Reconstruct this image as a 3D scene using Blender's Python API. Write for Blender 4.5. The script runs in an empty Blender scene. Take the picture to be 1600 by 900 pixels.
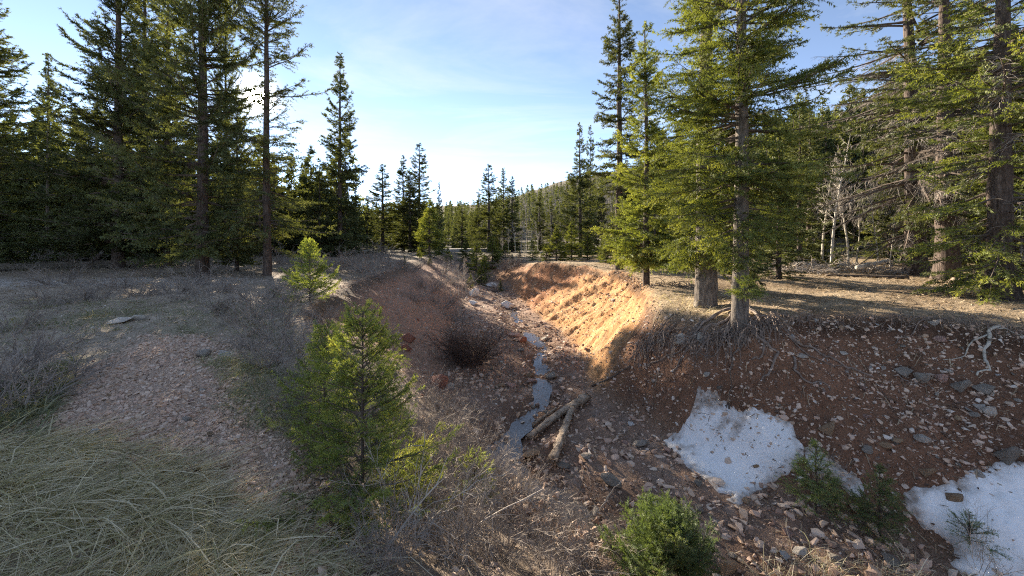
import bpy, bmesh, math, random
import numpy as np
from mathutils import Vector
sc = bpy.context.scene
COL = sc.collection
rng = np.random.default_rng(7)
random.seed(7)
PI = math.pi
# ---------------------------------------------------------------- camera, sky, sun, exposure
F, U0, VH = 600.0, 800.0, 375.0           # focal length, centre column and eye level of the 1600 px wide photograph
cam_d = bpy.data.cameras.new('camera'); cam = bpy.data.objects.new('camera', cam_d); COL.objects.link(cam)
cam_d.lens = F / 1600 * 36; cam_d.sensor_width = 36; cam_d.shift_y = -(450 - VH) / 1600
cam_d.clip_start = 0.05; cam_d.clip_end = 3000
cam.location = (0, 0, 0); cam.rotation_euler = (PI / 2, 0, 0)
sc.camera = cam
SUN_AZ, SUN_EL = math.atan2(-400, 600), math.radians(17.3)
SD = Vector((math.sin(SUN_AZ) * math.cos(SUN_EL), math.cos(SUN_AZ) * math.cos(SUN_EL), math.sin(SUN_EL)))
W = bpy.data.worlds.new('World'); sc.world = W; W.use_nodes = True
wn, wl = W.node_tree.nodes, W.node_tree.links
bg = wn['Background']; bg.inputs['Strength'].default_value = 0.076
sky = wn.new('ShaderNodeTexSky'); sky.sky_type = 'NISHITA'; sky.sun_disc = False
sky.sun_elevation = SUN_EL; sky.sun_rotation = SUN_AZ; sky.altitude = 4500; sky.air_density = 0.6; sky.dust_density = 0.06; sky.ozone_density = 0.6
tc = wn.new('ShaderNodeTexCoord')
def wmath(op, a, b=None, c=None):
    n = wn.new('ShaderNodeMath'); n.operation = op
    for i, x in enumerate((a, b, c)):
        if x is None: continue
        if isinstance(x, (int, float)): n.inputs[i].default_value = x
        else: wl.new(x, n.inputs[i])
    return n.outputs[0]
# thin cirrus: noise on the plane of a high cloud layer
sep = wn.new('ShaderNodeSeparateXYZ'); wl.new(tc.outputs['Generated'], sep.inputs[0])
zc = wmath('MAXIMUM', sep.outputs[2], 0.04)
cx = wmath('DIVIDE', sep.outputs[0], zc); cy = wmath('DIVIDE', sep.outputs[1], zc)
cmb = wn.new('ShaderNodeCombineXYZ'); wl.new(wmath('MULTIPLY', cx, 0.5), cmb.inputs[0]); wl.new(wmath('MULTIPLY', cy, 0.9), cmb.inputs[1])
nz = wn.new('ShaderNodeTexNoise'); nz.inputs['Scale'].default_value = 0.95; nz.inputs['Detail'].default_value = 8; nz.inputs['Roughness'].default_value = 0.62
nz.inputs['Distortion'].default_value = 0.5
wl.new(cmb.outputs[0], nz.inputs['Vector'])
mr = wn.new('ShaderNodeMapRange'); mr.inputs['From Min'].default_value = 0.47; mr.inputs['From Max'].default_value = 0.80
mr.inputs['To Max'].default_value = 0.62
wl.new(nz.outputs[0], mr.inputs[0])
mixc = wn.new('ShaderNodeMix'); mixc.data_type = 'RGBA'
tw_ = wn.new('ShaderNodeVectorMath'); tw_.operation = 'MULTIPLY'; wl.new(sky.outputs[0], tw_.inputs[0]); tw_.inputs[1].default_value = (1.12, 0.98, 0.84)      # whole sky tinted a little warmer, standing in for white balance
wl.new(mr.outputs[0], mixc.inputs['Factor']); wl.new(tw_.outputs[0], mixc.inputs['A']); mixc.inputs['B'].default_value = (2.2, 2.2, 2.2, 1)
# the sun itself, seen through the trees
dotn = wn.new('ShaderNodeVectorMath'); dotn.operation = 'DOT_PRODUCT'; wl.new(tc.outputs['Generated'], dotn.inputs[0]); dotn.inputs[1].default_value = SD
disc = wmath('MULTIPLY', wmath('GREATER_THAN', dotn.outputs['Value'], math.cos(math.radians(1.0))), 160.0)
glow = wmath('MULTIPLY', wmath('POWER', wmath('MAXIMUM', dotn.outputs['Value'], 0.0), 2500.0), 9.0)
sunc = wn.new('ShaderNodeMix'); sunc.data_type = 'RGBA'; sunc.blend_type = 'ADD'; sunc.inputs['Factor'].default_value = 1
vm = wn.new('ShaderNodeVectorMath'); vm.operation = 'SCALE'; vm.inputs[0].default_value = (1, 0.93, 0.78); wl.new(wmath('ADD', disc, glow), vm.inputs['Scale'])
wl.new(mixc.outputs['Result'], sunc.inputs['A']); wl.new(vm.outputs[0], sunc.inputs['B'])
wl.new(sunc.outputs['Result'], bg.inputs['Color'])
sun_d = bpy.data.lights.new('sun', 'SUN'); sun_d.energy = 3.0; sun_d.angle = math.radians(0.53); sun_d.color = (1.0, 0.87, 0.69)
sun = bpy.data.objects.new('sun', sun_d); COL.objects.link(sun); sun.rotation_euler = SD.to_track_quat('Z', 'Y').to_euler()
vs = sc.view_settings; vs.view_transform = 'Standard'; vs.look = 'None'; vs.gamma = 1; vs.use_curve_mapping = False; vs.exposure = 2.85
sc.cycles.use_denoising = False; sc.cycles.filter_width = 1.15
sc.cycles.max_bounces = 8; sc.cycles.transparent_max_bounces = 8
sc.cycles.sample_clamp_indirect = 4.0

# ---------------------------------------------------------------- numbers: noise, meshes, tubes
def _h(ix, iy, seed):
    n = (ix.astype(np.int64) * 374761393 + iy.astype(np.int64) * 668265263 + seed * 144665) & 0x7fffffff
    n = ((n ^ (n >> 13)) * 1274126177) & 0x7fffffff
    return ((n ^ (n >> 16)) & 0xffff) / 65535.0
def vnoise(x, y, seed=0):
    x = np.asarray(x, float); y = np.asarray(y, float)
    ix, iy = np.floor(x), np.floor(y); fx, fy = x - ix, y - iy
    fx = fx * fx * (3 - 2 * fx); fy = fy * fy * (3 - 2 * fy)
    a, b, c, d = _h(ix, iy, seed), _h(ix + 1, iy, seed), _h(ix, iy + 1, seed), _h(ix + 1, iy + 1, seed)
    return (a + (b - a) * fx) * (1 - fy) + (c + (d - c) * fx) * fy
def fbm(x, y, oct=4, seed=0, gain=0.5):
    s = 0; a = 1; t = 0
    for i in range(oct):
        s = s + a * (vnoise(np.asarray(x) * 2 ** i + 13.7 * i, np.asarray(y) * 2 ** i - 7.1 * i, seed + i) - 0.5); t += a; a *= gain
    return s / t * 2
def sstep(a, b, x):
    t = np.clip((np.asarray(x, float) - a) / (b - a), 0, 1); return t * t * (3 - 2 * t)
def mesh_np(name, V, Fc, mats, mi=None, var=None, col=None, smooth=False):
    V = np.ascontiguousarray(V, np.float32); Fc = np.ascontiguousarray(Fc, np.int32)
    me = bpy.data.meshes.new(name); n, k = Fc.shape
    me.vertices.add(len(V)); me.vertices.foreach_set('co', V.ravel())
    me.loops.add(n * k); me.loops.foreach_set('vertex_index', Fc.ravel())
    me.polygons.add(n); me.polygons.foreach_set('loop_start', np.arange(0, n * k, k, dtype=np.int32))
    try: me.polygons.foreach_set('loop_total', np.full(n, k, np.int32))
    except Exception: pass
    if mi is not None: me.polygons.foreach_set('material_index', np.ascontiguousarray(mi, np.int32))
    me.polygons.foreach_set('use_smooth', np.full(n, smooth, bool))
    for m in (mats if isinstance(mats, (list, tuple)) else [mats]): me.materials.append(m)
    if var is not None:
        a = me.attributes.new('var', 'FLOAT', 'POINT'); a.data.foreach_set('value', np.ascontiguousarray(var, np.float32))
    if col is not None:
        a = me.attributes.new('tint', 'FLOAT_VECTOR', 'POINT'); a.data.foreach_set('vector', np.ascontiguousarray(col, np.float32).ravel())
    me.update(calc_edges=True)
    return me
class Acc:
    def __init__(s): s.V, s.F, s.M, s.A, s.n = [], [], [], [], 0
    def add(s, V, Fc, mi=0, var=0.5):
        V = np.asarray(V).reshape(-1, 3)
        s.V.append(V); s.F.append(np.asarray(Fc) + s.n); s.n += len(V)
        s.M.append(np.full(len(Fc), mi)); s.A.append(np.broadcast_to(np.asarray(var, float), (len(V),)))
    def mesh(s, name, mats, smooth=False):
        return mesh_np(name, np.concatenate(s.V), np.concatenate(s.F), mats, np.concatenate(s.M), np.concatenate(s.A), smooth=smooth)
def nrm(v): return v / np.maximum(np.linalg.norm(v, axis=-1, keepdims=True), 1e-9)
def tubes(P, R, sides=3, cap=True):
    """P (N,n,3) centre lines, R (N,n) radii -> triangles"""
    P = np.asarray(P, float); N, n, _ = P.shape; R = np.broadcast_to(np.asarray(R, float), (N, n))
    T = nrm(np.gradient(P, axis=1))
    ref = np.zeros((N, 1, 3)); vert = np.abs(T[:, :, 2]).mean(1) > 0.8
    ref[:, 0, 2] = 1; ref[vert] = (1, 0, 0)
    A = nrm(np.cross(T, np.broadcast_to(ref, T.shape))); B = np.cross(T, A)
    th = np.arange(sides) * 2 * PI / sides
    V = P[:, :, None, :] + R[:, :, None, None] * (np.cos(th)[:, None] * A[:, :, None, :] + np.sin(th)[:, None] * B[:, :, None, :])
    i = np.arange(n - 1)[:, None] * sides; j = np.arange(sides)[None, :]; j2 = (j + 1) % sides
    q = np.stack([i + j, i + j2, i + sides + j2, i + sides + j], -1).reshape(-1, 4)
    t = np.concatenate([q[:, [0, 1, 2]], q[:, [0, 2, 3]]])
    if cap and sides > 3:
        e = (n - 1) * sides
        t = np.concatenate([t, [[e, e + k, e + k + 1] for k in range(1, sides - 1)], [[0, k + 1, k] for k in range(1, sides - 1)]])
    Fc = (t[None] + (np.arange(N) * n * sides)[:, None, None]).reshape(-1, 3)
    return V.reshape(-1, 3), Fc
def wander(start, d, L, n, wob, grav, r):
    """polylines that leave start along d with random bends; grav>0 pulls down"""
    N = len(start); d = nrm(np.asarray(d, float)); P = np.zeros((N, n, 3)); P[:, 0] = start
    for i in range(1, n):
        d = nrm(d + r.normal(0, wob, (N, 3)) + np.array([0, 0, -1]) * np.reshape(grav, (-1, 1)))
        P[:, i] = P[:, i - 1] + d * (np.asarray(L) / (n - 1))[:, None]
    return P
def along(P, s):
    """points and tangents at s (N,m) in 0..1 of polylines P (N,n,3)"""
    n = P.shape[1]; x = np.clip(s, 0, 0.999) * (n - 1); i = x.astype(int); f = (x - i)[..., None]
    k = np.arange(len(P))[:, None]
    a, b = P[k, i], P[k, i + 1]
    return a + (b - a) * f, nrm(b - a)

# ---------------------------------------------------------------- objects
def link(o): COL.objects.link(o); return o
def obj(name, me, parent=None, loc=None, label=None):
    o = bpy.data.objects.new(name, me); link(o)
    if parent: o.parent = parent
    if loc is not None: o.location = loc
    if label: o['label'] = label
    return o
def tag(o, label=None, cat=None, group=None, kind=None):
    if label: o['label'] = label
    if cat: o['category'] = cat
    if group: o['group'] = group
    if kind: o['kind'] = kind
    return o
def empty(name, loc, rz=0, s=1.0):
    o = bpy.data.objects.new(name, None); link(o); o.location = loc; o.rotation_euler = (0, 0, rz); o.empty_display_size = 0.2
    o.scale = (s, s, s) if isinstance(s, (int, float)) else s
    return o

# ---------------------------------------------------------------- materials
def mat(name):
    m = bpy.data.materials.new(name); m.use_nodes = True
    nt = m.node_tree; b = nt.nodes['Principled BSDF']; b.inputs['Specular IOR Level'].default_value = 0.25
    return m, nt, nt.nodes, nt.links, b
def attr(nt, name, out='Fac'):
    a = nt.nodes.new('ShaderNodeAttribute'); a.attribute_name = name; return a.outputs[out]
def ramp(nt, fac, stops):
    r = nt.nodes.new('ShaderNodeValToRGB'); e = r.color_ramp.elements
    while len(e) < len(stops): e.new(0.5)
    for x, (p, c) in zip(e, stops): x.position = p; x.color = (*c, 1)
    nt.links.new(fac, r.inputs[0]); return r.outputs[0]
def noise(nt, scale, detail=4, rough=0.6, vec=None, stretch=None):
    n = nt.nodes.new('ShaderNodeTexNoise'); n.inputs['Scale'].default_value = scale; n.inputs['Detail'].default_value = detail; n.inputs['Roughness'].default_value = rough
    t = nt.nodes.new('ShaderNodeTexCoord'); v = t.outputs['Object']
    if stretch:
        mp = nt.nodes.new('ShaderNodeMapping'); mp.inputs['Scale'].default_value = stretch; nt.links.new(v, mp.inputs[0]); v = mp.outputs[0]
    nt.links.new(v, n.inputs['Vector']); return n.outputs[0]
def math2(nt, op, a, b):
    n = nt.nodes.new('ShaderNodeMath'); n.operation = op
    for i, x in enumerate((a, b)):
        if isinstance(x, (int, float)): n.inputs[i].default_value = x
        else: nt.links.new(x, n.inputs[i])
    return n.outputs[0]
def mulc(nt, c, f, lo, hi):
    """colour times lo..hi by f"""
    mr = nt.nodes.new('ShaderNodeMapRange'); nt.links.new(f, mr.inputs[0]); mr.inputs['From Min'].default_value = 0.25; mr.inputs['From Max'].default_value = 0.75
    mr.inputs['To Min'].default_value = lo; mr.inputs['To Max'].default_value = hi
    v = nt.nodes.new('ShaderNodeVectorMath'); v.operation = 'SCALE'; nt.links.new(c, v.inputs[0]); nt.links.new(mr.outputs[0], v.inputs['Scale']); return v.outputs[0]
def bump(nt, b, h, dist, strength=1.0):
    n = nt.nodes.new('ShaderNodeBump'); n.inputs['Distance'].default_value = dist; n.inputs['Strength'].default_value = strength
    nt.links.new(h, n.inputs['Height']); nt.links.new(n.outputs[0], b.inputs['Normal'])
def leaf_mat(name, stops, trans=0.35, gloss=0.03):
    m, nt, N, L, b = mat(name)
    c = ramp(nt, attr(nt, 'var'), stops)
    oi = N.new('ShaderNodeObjectInfo')
    c = mulc(nt, c, oi.outputs['Random'], 0.85, 1.15)
    d = N.new('ShaderNodeBsdfDiffuse'); t = N.new('ShaderNodeBsdfTranslucent'); g = N.new('ShaderNodeBsdfGlossy'); g.inputs['Roughness'].default_value = 0.6
    mx = N.new('ShaderNodeMixShader'); mx.inputs[0].default_value = trans; m2 = N.new('ShaderNodeMixShader'); m2.inputs[0].default_value = gloss
    L.new(c, d.inputs[0]); 
    tv = N.new('ShaderNodeVectorMath'); tv.operation = 'MULTIPLY'; tv.inputs[1].default_value = (1.35, 1.25, 0.6); L.new(c, tv.inputs[0]); L.new(tv.outputs[0], t.inputs[0])
    L.new(d.outputs[0], mx.inputs[1]); L.new(t.outputs[0], mx.inputs[2]); L.new(mx.outputs[0], m2.inputs[1]); L.new(g.outputs[0], m2.inputs[2])
    L.new(m2.outputs[0], N['Material Output'].inputs[0]); return m
MM = {}
MM['spruce'] = leaf_mat('spruce_needles', [(0, (0.055, 0.068, 0.026)), (0.6, (0.10, 0.12, 0.042)), (1, (0.17, 0.18, 0.07))], 0.36)
MM['fir'] = leaf_mat('fir_needles', [(0, (0.075, 0.1, 0.025)), (0.6, (0.155, 0.185, 0.042)), (1, (0.26, 0.275, 0.07))], 0.42)
MM['young'] = leaf_mat('young_fir_needles', [(0, (0.11, 0.16, 0.042)), (0.6, (0.245, 0.305, 0.068)), (1, (0.43, 0.45, 0.12))], 0.45, 0.03)
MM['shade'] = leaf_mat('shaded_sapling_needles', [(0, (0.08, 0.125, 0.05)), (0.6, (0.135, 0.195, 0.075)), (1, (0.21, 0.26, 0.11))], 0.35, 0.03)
MM['grass'] = leaf_mat('dry_grass', [(0, (0.15, 0.14, 0.06)), (0.3, (0.32, 0.3, 0.155)), (0.5, (0.52, 0.46, 0.31)), (1, (0.78, 0.7, 0.52))], 0.3, 0.03)
MM['greengrass'] = leaf_mat('green_grass', [(0, (0.13, 0.155, 0.08)), (0.6, (0.27, 0.28, 0.16)), (1, (0.46, 0.42, 0.28))], 0.3, 0.03)
MM['litter'] = leaf_mat('needle_litter', [(0, (0.1, 0.065, 0.045)), (0.5, (0.3, 0.22, 0.14)), (1, (0.54, 0.44, 0.3))], 0.1, 0.03)
def wood_mat(name, stops, scale, stretch, bd):
    m, nt, N, L, b = mat(name)
    n = noise(nt, scale, 6, 0.7, stretch=stretch)
    L.new(ramp(nt, n, stops), b.inputs['Base Color']); b.inputs['Roughness'].default_value = 0.9
    bump(nt, b, n, bd); return m
MM['bark'] = wood_mat('spruce_bark', [(0.3, (0.03, 0.021, 0.017)), (0.52, (0.095, 0.07, 0.056)), (0.75, (0.2, 0.16, 0.135))], 9, (2.2, 2.2, 0.55), 0.05)
MM['greybark'] = wood_mat('grey_fir_bark', [(0.3, (0.05, 0.04, 0.033)), (0.52, (0.155, 0.13, 0.108)), (0.75, (0.33, 0.285, 0.24))], 9, (2.2, 2.2, 0.7), 0.045)
MM['limb'] = wood_mat('limb_wood', [(0.3, (0.06, 0.045, 0.035)), (0.7, (0.16, 0.125, 0.1))], 12, (1, 1, 1), 0.01)
MM['dead'] = wood_mat('dead_limb_wood', [(0.3, (0.17, 0.14, 0.12)), (0.7, (0.38, 0.34, 0.29))], 12, (1, 1, 1), 0.01)
MM['aspen'] = wood_mat('aspen_bark', [(0.33, (0.12, 0.1, 0.08)), (0.42, (0.42, 0.38, 0.31)), (0.7, (0.58, 0.54, 0.46))], 5, (1, 1, 2.5), 0.01)
MM['twig'] = wood_mat('shrub_twigs', [(0.3, (0.14, 0.115, 0.1)), (0.7, (0.36, 0.31, 0.265))], 6, (1, 1, 1), 0.003)
MM['darktwig'] = wood_mat('dark_willow_twigs', [(0.3, (0.045, 0.03, 0.026)), (0.7, (0.14, 0.095, 0.075))], 6, (1, 1, 1), 0.003)
MM['paletwig'] = wood_mat('pale_dead_twigs', [(0.3, (0.26, 0.22, 0.185)), (0.7, (0.52, 0.46, 0.39))], 6, (1, 1, 1), 0.003)
MM['log'] = wood_mat('weathered_log', [(0.32, (0.07, 0.048, 0.035)), (0.46, (0.33, 0.25, 0.18)), (0.7, (0.56, 0.46, 0.36))], 7, (1.5, 1.5, 6), 0.05)
MM['root'] = wood_mat('root_wood', [(0.3, (0.11, 0.08, 0.062)), (0.7, (0.3, 0.24, 0.2))], 10, (1, 1, 1), 0.012)
def stone_mat(name, c0, c1, c2):
    m, nt, N, L, b = mat(name)
    n = noise(nt, 11, 6, 0.65); n2 = noise(nt, 60, 3, 0.6)
    c = ramp(nt, n, [(0.3, c0), (0.5, c1), (0.72, c2)])
    oi = N.new('ShaderNodeObjectInfo'); c = mulc(nt, c, oi.outputs['Random'], 0.85, 1.15); c = mulc(nt, c, n2, 0.85, 1.12)
    L.new(c, b.inputs['Base Color']); b.inputs['Roughness'].default_value = 0.88; bump(nt, b, math2(nt, 'ADD', n, math2(nt, 'MULTIPLY', n2, 0.3)), 0.03); return m
ST = {'pale': stone_mat('pale_limestone', (0.34, 0.29, 0.24), (0.52, 0.46, 0.39), (0.68, 0.62, 0.54)),
      'grey': stone_mat('grey_stone', (0.15, 0.128, 0.105), (0.29, 0.25, 0.205), (0.44, 0.39, 0.33)),
      'pink': stone_mat('pink_limestone', (0.26, 0.15, 0.12), (0.4, 0.26, 0.21), (0.52, 0.38, 0.31)),
      'tan': stone_mat('tan_stone', (0.26, 0.16, 0.09), (0.42, 0.28, 0.17), (0.56, 0.42, 0.28)),
      'red': stone_mat('red_stone', (0.2, 0.085, 0.06), (0.33, 0.15, 0.105), (0.42, 0.23, 0.17)),
      'white': stone_mat('white_stone', (0.5, 0.48, 0.45), (0.64, 0.62, 0.59), (0.78, 0.76, 0.73))}
def pebble_mat():
    m, nt, N, L, b = mat('pebbles')
    at = N.new('ShaderNodeAttribute'); at.attribute_type = 'INSTANCER'; at.attribute_name = 'var'
    c = ramp(nt, at.outputs['Fac'], [(0, (0.12, 0.08, 0.06)), (0.18, (0.30, 0.2, 0.15)), (0.4, (0.58, 0.41, 0.31)), (0.6, (0.64, 0.51, 0.4)), (0.8, (0.48, 0.32, 0.21)), (1, (0.66, 0.6, 0.53))])
    n = noise(nt, 40, 3); L.new(mulc(nt, c, n, 0.8, 1.15), b.inputs['Base Color']); b.inputs['Roughness'].default_value = 0.9; return m
MM['pebble'] = pebble_mat()
def ground_mat():
    m, nt, N, L, b = mat('ground_soil')
    c = attr(nt, 'tint', 'Vector')
    n1 = noise(nt, 9, 8, 0.7); n2 = noise(nt, 55, 5, 0.7); n3 = noise(nt, 1.3, 4, 0.6)
    c = mulc(nt, c, n1, 0.66, 1.3); c = mulc(nt, c, n2, 0.7, 1.28); c = mulc(nt, c, n3, 0.85, 1.15)
    L.new(c, b.inputs['Base Color']); b.inputs['Roughness'].default_value = 0.95; b.inputs['Specular IOR Level'].default_value = 0.12
    bump(nt, b, math2(nt, 'ADD', n1, math2(nt, 'MULTIPLY', n2, 0.5)), 0.06); return m
MM['ground'] = ground_mat()
def snow_mat():
    m, nt, N, L, b = mat('old_snow')
    n = noise(nt, 16, 6, 0.65); n2 = noise(nt, 120, 3); v = attr(nt, 'var')
    f = math2(nt, 'ADD', math2(nt, 'MULTIPLY', n, 0.6), math2(nt, 'MULTIPLY', v, 0.8))
    c = ramp(nt, f, [(0.24, (0.3, 0.24, 0.19)), (0.42, (0.58, 0.54, 0.5)), (0.6, (0.82, 0.81, 0.79)), (1, (0.92, 0.915, 0.9))])
    L.new(c, b.inputs['Base Color']); b.inputs['Roughness'].default_value = 0.6; b.inputs['Specular IOR Level'].default_value = 0.3
    bump(nt, b, math2(nt, 'ADD', n, math2(nt, 'MULTIPLY', n2, 0.3)), 0.02, 0.5); return m
MM['snow'] = snow_mat()
def water_mat():
    m, nt, N, L, b = mat('shallow_water')
    b.inputs['Base Color'].default_value = (0.07, 0.055, 0.042, 1); b.inputs['Roughness'].default_value = 0.03; b.inputs['IOR'].default_value = 1.45
    b.inputs['Specular IOR Level'].default_value = 0.6
    n = noise(nt, 16, 5, 0.65, stretch=(1.6, 0.8, 1)); bump(nt, b, n, 0.02, 0.55); return m
MM['water'] = water_mat()
def plain(name, c, r=0.9):
    m, nt, N, L, b = mat(name); n = noise(nt, 3, 5, 0.6)
    cc = N.new('ShaderNodeRGB'); cc.outputs[0].default_value = (*c, 1); L.new(mulc(nt, cc.outputs[0], n, 0.8, 1.2), b.inputs['Base Color']); b.inputs['Roughness'].default_value = r; return m
MM['road'] = plain('pale_road', (0.34, 0.31, 0.28))

# ---------------------------------------------------------------- terrain
AX = np.array([(9.5, -1, -3.3), (5.2, 1.4, -3.3), (2.6, 3.1, -3.25), (1.2, 4.3, -3.2), (0.3, 5.2, -3.2), (-0.1, 6.1, -3.2), (0.65, 7.76, -3.2), (0.75, 9.5, -3.15), (0.85, 11.3, -3.1),
               (0.23, 13.8, -3.02), (-0.15, 18.3, -2.85), (-1.8, 24, -2.55), (-3, 30, -2.2), (-5, 40, -1.7)])
RT = np.array([(12, -0.2, -3.25), (6, 2.7, -3.2), (4.5, 3.9, -3.15), (3.3, 5.0, -3.15), (2.4, 6.3, -3.15), (1.7, 7.8, -3.1), (1.9, 9.5, -3.05), (1.7, 12, -3.0), (0.9, 16, -2.95), (0.3, 19.5, -2.85),
               (-0.8, 24, -2.6), (-2, 30, -2.2), (-4, 40, -1.6)])
RE = np.array([(16, 2.2, -1.3), (9.5, 4.3, -1.3), (7.4, 5.1, -1.28), (6.2, 6.0, -1.22), (5.0, 6.35, -1.2), (4.0, 6.0, -1.2), (3.1, 6.5, -1.3), (2.85, 7.6, -1.35), (3.2, 9.0, -1.25), (3.8, 11, -1.2),
               (4.2, 14, -1.2), (3.3, 17.5, -1.15), (1.2, 20.5, -1.2), (0.9, 24, -1.4), (0, 30, -1.5), (-2.5, 40, -1.5)])
LT = np.array([(9, -2.8, -3.3), (5, 0.2, -3.3), (2.2, 2.4, -3.25), (0.9, 3.5, -3.2), (0, 4.6, -3.2), (-0.5, 5.8, -3.2), (-1.0, 7.2, -3.15), (-1.5, 8.6, -3.1), (-1.6, 10, -3.0), (-2.0, 12.4, -2.95),
               (-2.2, 16, -2.9), (-2.2, 19, -2.7), (-3, 24, -2.4), (-4, 30, -2.0), (-6, 40, -1.5)])
LE = np.array([(6, -6, -1.7), (2.5, -1.5, -1.65), (0.7, 0.7, -1.65), (-0.3, 1.6, -1.7), (-1.2, 2.4, -1.8), (-1.9, 3.5, -1.7), (-2.6, 5.0, -1.55), (-3.6, 6.6, -1.45), (-4.3, 8, -1.35), (-4.8, 10.4, -1.3),
               (-5.0, 13, -1.25), (-5.4, 17, -1.25), (-5.9, 22, -1.3), (-6.2, 28, -1.3), (-7.5, 40, -1.4)])
def pl_dist(x, y, PL):
    bd = np.full(x.shape, 1e9); bz = np.zeros(x.shape)
    for (ax, ay, az), (bx, by, bz_) in zip(PL[:-1], PL[1:]):
        dx, dy = bx - ax, by - ay; t = np.clip(((x - ax) * dx + (y - ay) * dy) / (dx * dx + dy * dy), 0, 1)
        d = np.hypot(x - ax - t * dx, y - ay - t * dy); m = d < bd
        bd = np.where(m, d, bd); bz = np.where(m, az + t * (bz_ - az), bz)
    return bd, bz
def inside(x, y, poly):
    r = np.zeros(x.shape, bool); n = len(poly)
    for i in range(n):
        x1, y1 = poly[i][:2]; x2, y2 = poly[(i + 1) % n][:2]
        if y1 == y2: continue
        r ^= ((y1 > y) != (y2 > y)) & (x < (x2 - x1) * (y - y1) / (y2 - y1) + x1)
    return r
GX0, GY0, GS = -40.0, -12.0, 0.1
gx = GX0 + np.arange(801) * GS; gy = GY0 + np.arange(821) * GS
GXX, GYY = np.meshgrid(gx, gy)
wob = 0.16 * fbm(GXX * 0.9, GYY * 0.9, 4, 5)
qx, qy = GXX + wob + 0.09 * fbm(GXX * 3.1, GYY * 3.1, 3, 6), GYY + 0.16 * fbm(GXX * 0.9, GYY * 0.9, 4, 15) + 0.09 * fbm(GXX * 3.1, GYY * 3.1, 3, 16)
dLE, zLE = pl_dist(qx, qy, LE); dLT, zLT = pl_dist(qx, qy, LT); dRE, zRE = pl_dist(qx, qy, RE); dRT, zRT = pl_dist(qx, qy, RT); dAX, zAX = pl_dist(GXX, GYY, AX)
inF = inside(qx, qy, np.concatenate([RT, LT[::-1]])); inR = inside(qx, qy, np.concatenate([RE, RT[::-1]])); inL = inside(qx, qy, np.concatenate([LE, LT[::-1]]))
sR = dRT / (dRT + dRE + 1e-6); sL = dLT / (dLT + dLE + 1e-6); sF = dLT / (dLT + dRT + 1e-6)
plane = np.where(dLE < dRE, -1.6 + 0.38 * sstep(2, 11, GYY), -1.2 + 0.05 * sstep(8, 16, GYY))
plane = plane * (1 - sstep(30, 45, GYY)) + -1.4 * sstep(30, 45, GYY)
plane = plane - 0.0
ter = np.where(dLE < dRE, zLE + (plane - zLE) * sstep(0, 3, dLE), zRE + (plane - zRE) * sstep(0, 3, dRE))
fl = zLT + (zRT - zLT) * sF - 0.17 * np.exp(-(dAX / 0.42) ** 2) * (1 - sstep(22, 32, GYY))
prR = np.where(sR < 0.86, sR * 0.94, 0.808 + (sR - 0.86) * 1.37)      # steeper lip just under the bank edge
slR = zRT + (zRE - zRT) * prR
slL = zLT + (zLE - zLT) * (sL ** 1.0)
BASE = np.where(inF, fl, np.where(inR, slR, np.where(inL, slL, ter)))
for _ in range(3):
    Bp = np.pad(BASE, 1, mode='edge'); BASE = (Bp[1:-1, :-2] + 2 * Bp[1:-1, 1:-1] + Bp[1:-1, 2:]) / 4
    Bp = np.pad(BASE, 1, mode='edge'); BASE = (Bp[:-2, 1:-1] + 2 * Bp[1:-1, 1:-1] + Bp[2:, 1:-1]) / 4
def soft(a, k=2):
    a = a.astype(float)
    for _ in range(k):
        p = np.pad(a, 1, mode='edge'); a = (p[1:-1, :-2] + 2 * p[1:-1, 1:-1] + p[1:-1, 2:]) / 4
        p = np.pad(a, 1, mode='edge'); a = (p[:-2, 1:-1] + 2 * p[1:-1, 1:-1] + p[2:, 1:-1]) / 4
    return a
LAY = {'R': soft(inR), 'L': soft(inL), 'F': soft(inF), 'sR': sR * inR, 'sL': sL * inL, 'left': ((dLE < dRE) & ~inF & ~inR & ~inL).astype(float), 'dAX': np.minimum(dAX, 9), 'dE': np.minimum(dRE, 9), 'dLE': np.minimum(dLE, 9)}
def bil(A, x, y):
    fx = np.clip((np.asarray(x, float) - GX0) / GS, 0, 799.99); fy = np.clip((np.asarray(y, float) - GY0) / GS, 0, 819.99)
    i = fx.astype(int); j = fy.astype(int); a = fx - i; b = fy - j
    return (A[j, i] * (1 - a) + A[j, i + 1] * a) * (1 - b) + (A[j + 1, i] * (1 - a) + A[j + 1, i + 1] * a) * b
HU = np.array([-4000, 0, 300, 560, 700, 760, 830, 950, 1100, 1250, 1420, 1600, 2400, 5000.0])
HZ = np.array([6, 8, 10, 14, 17, 20, 29, 37, 42, 54, 60, 64, 66, 66.0])
HR0 = np.array([60, 60, 60, 75, 80, 75, 62, 45, 32, 27, 25, 24, 24, 24.0])
def hills(x, y):
    x = np.asarray(x, float); y = np.asarray(y, float); r = np.hypot(x, y)
    u = np.where(y > 1, U0 + F * x / np.maximum(y, 1), np.where(x > 0, 5000, -4000)); u = np.clip(u, -4000, 5000)
    return np.interp(u, HU, HZ) * np.clip((r - np.interp(u, HU, HR0)) / (250 - np.interp(u, HU, HR0)), 0, 1.6) ** 1.15 * (1 + 0.25 * fbm(x / 60, y / 60, 3, 77))
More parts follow.
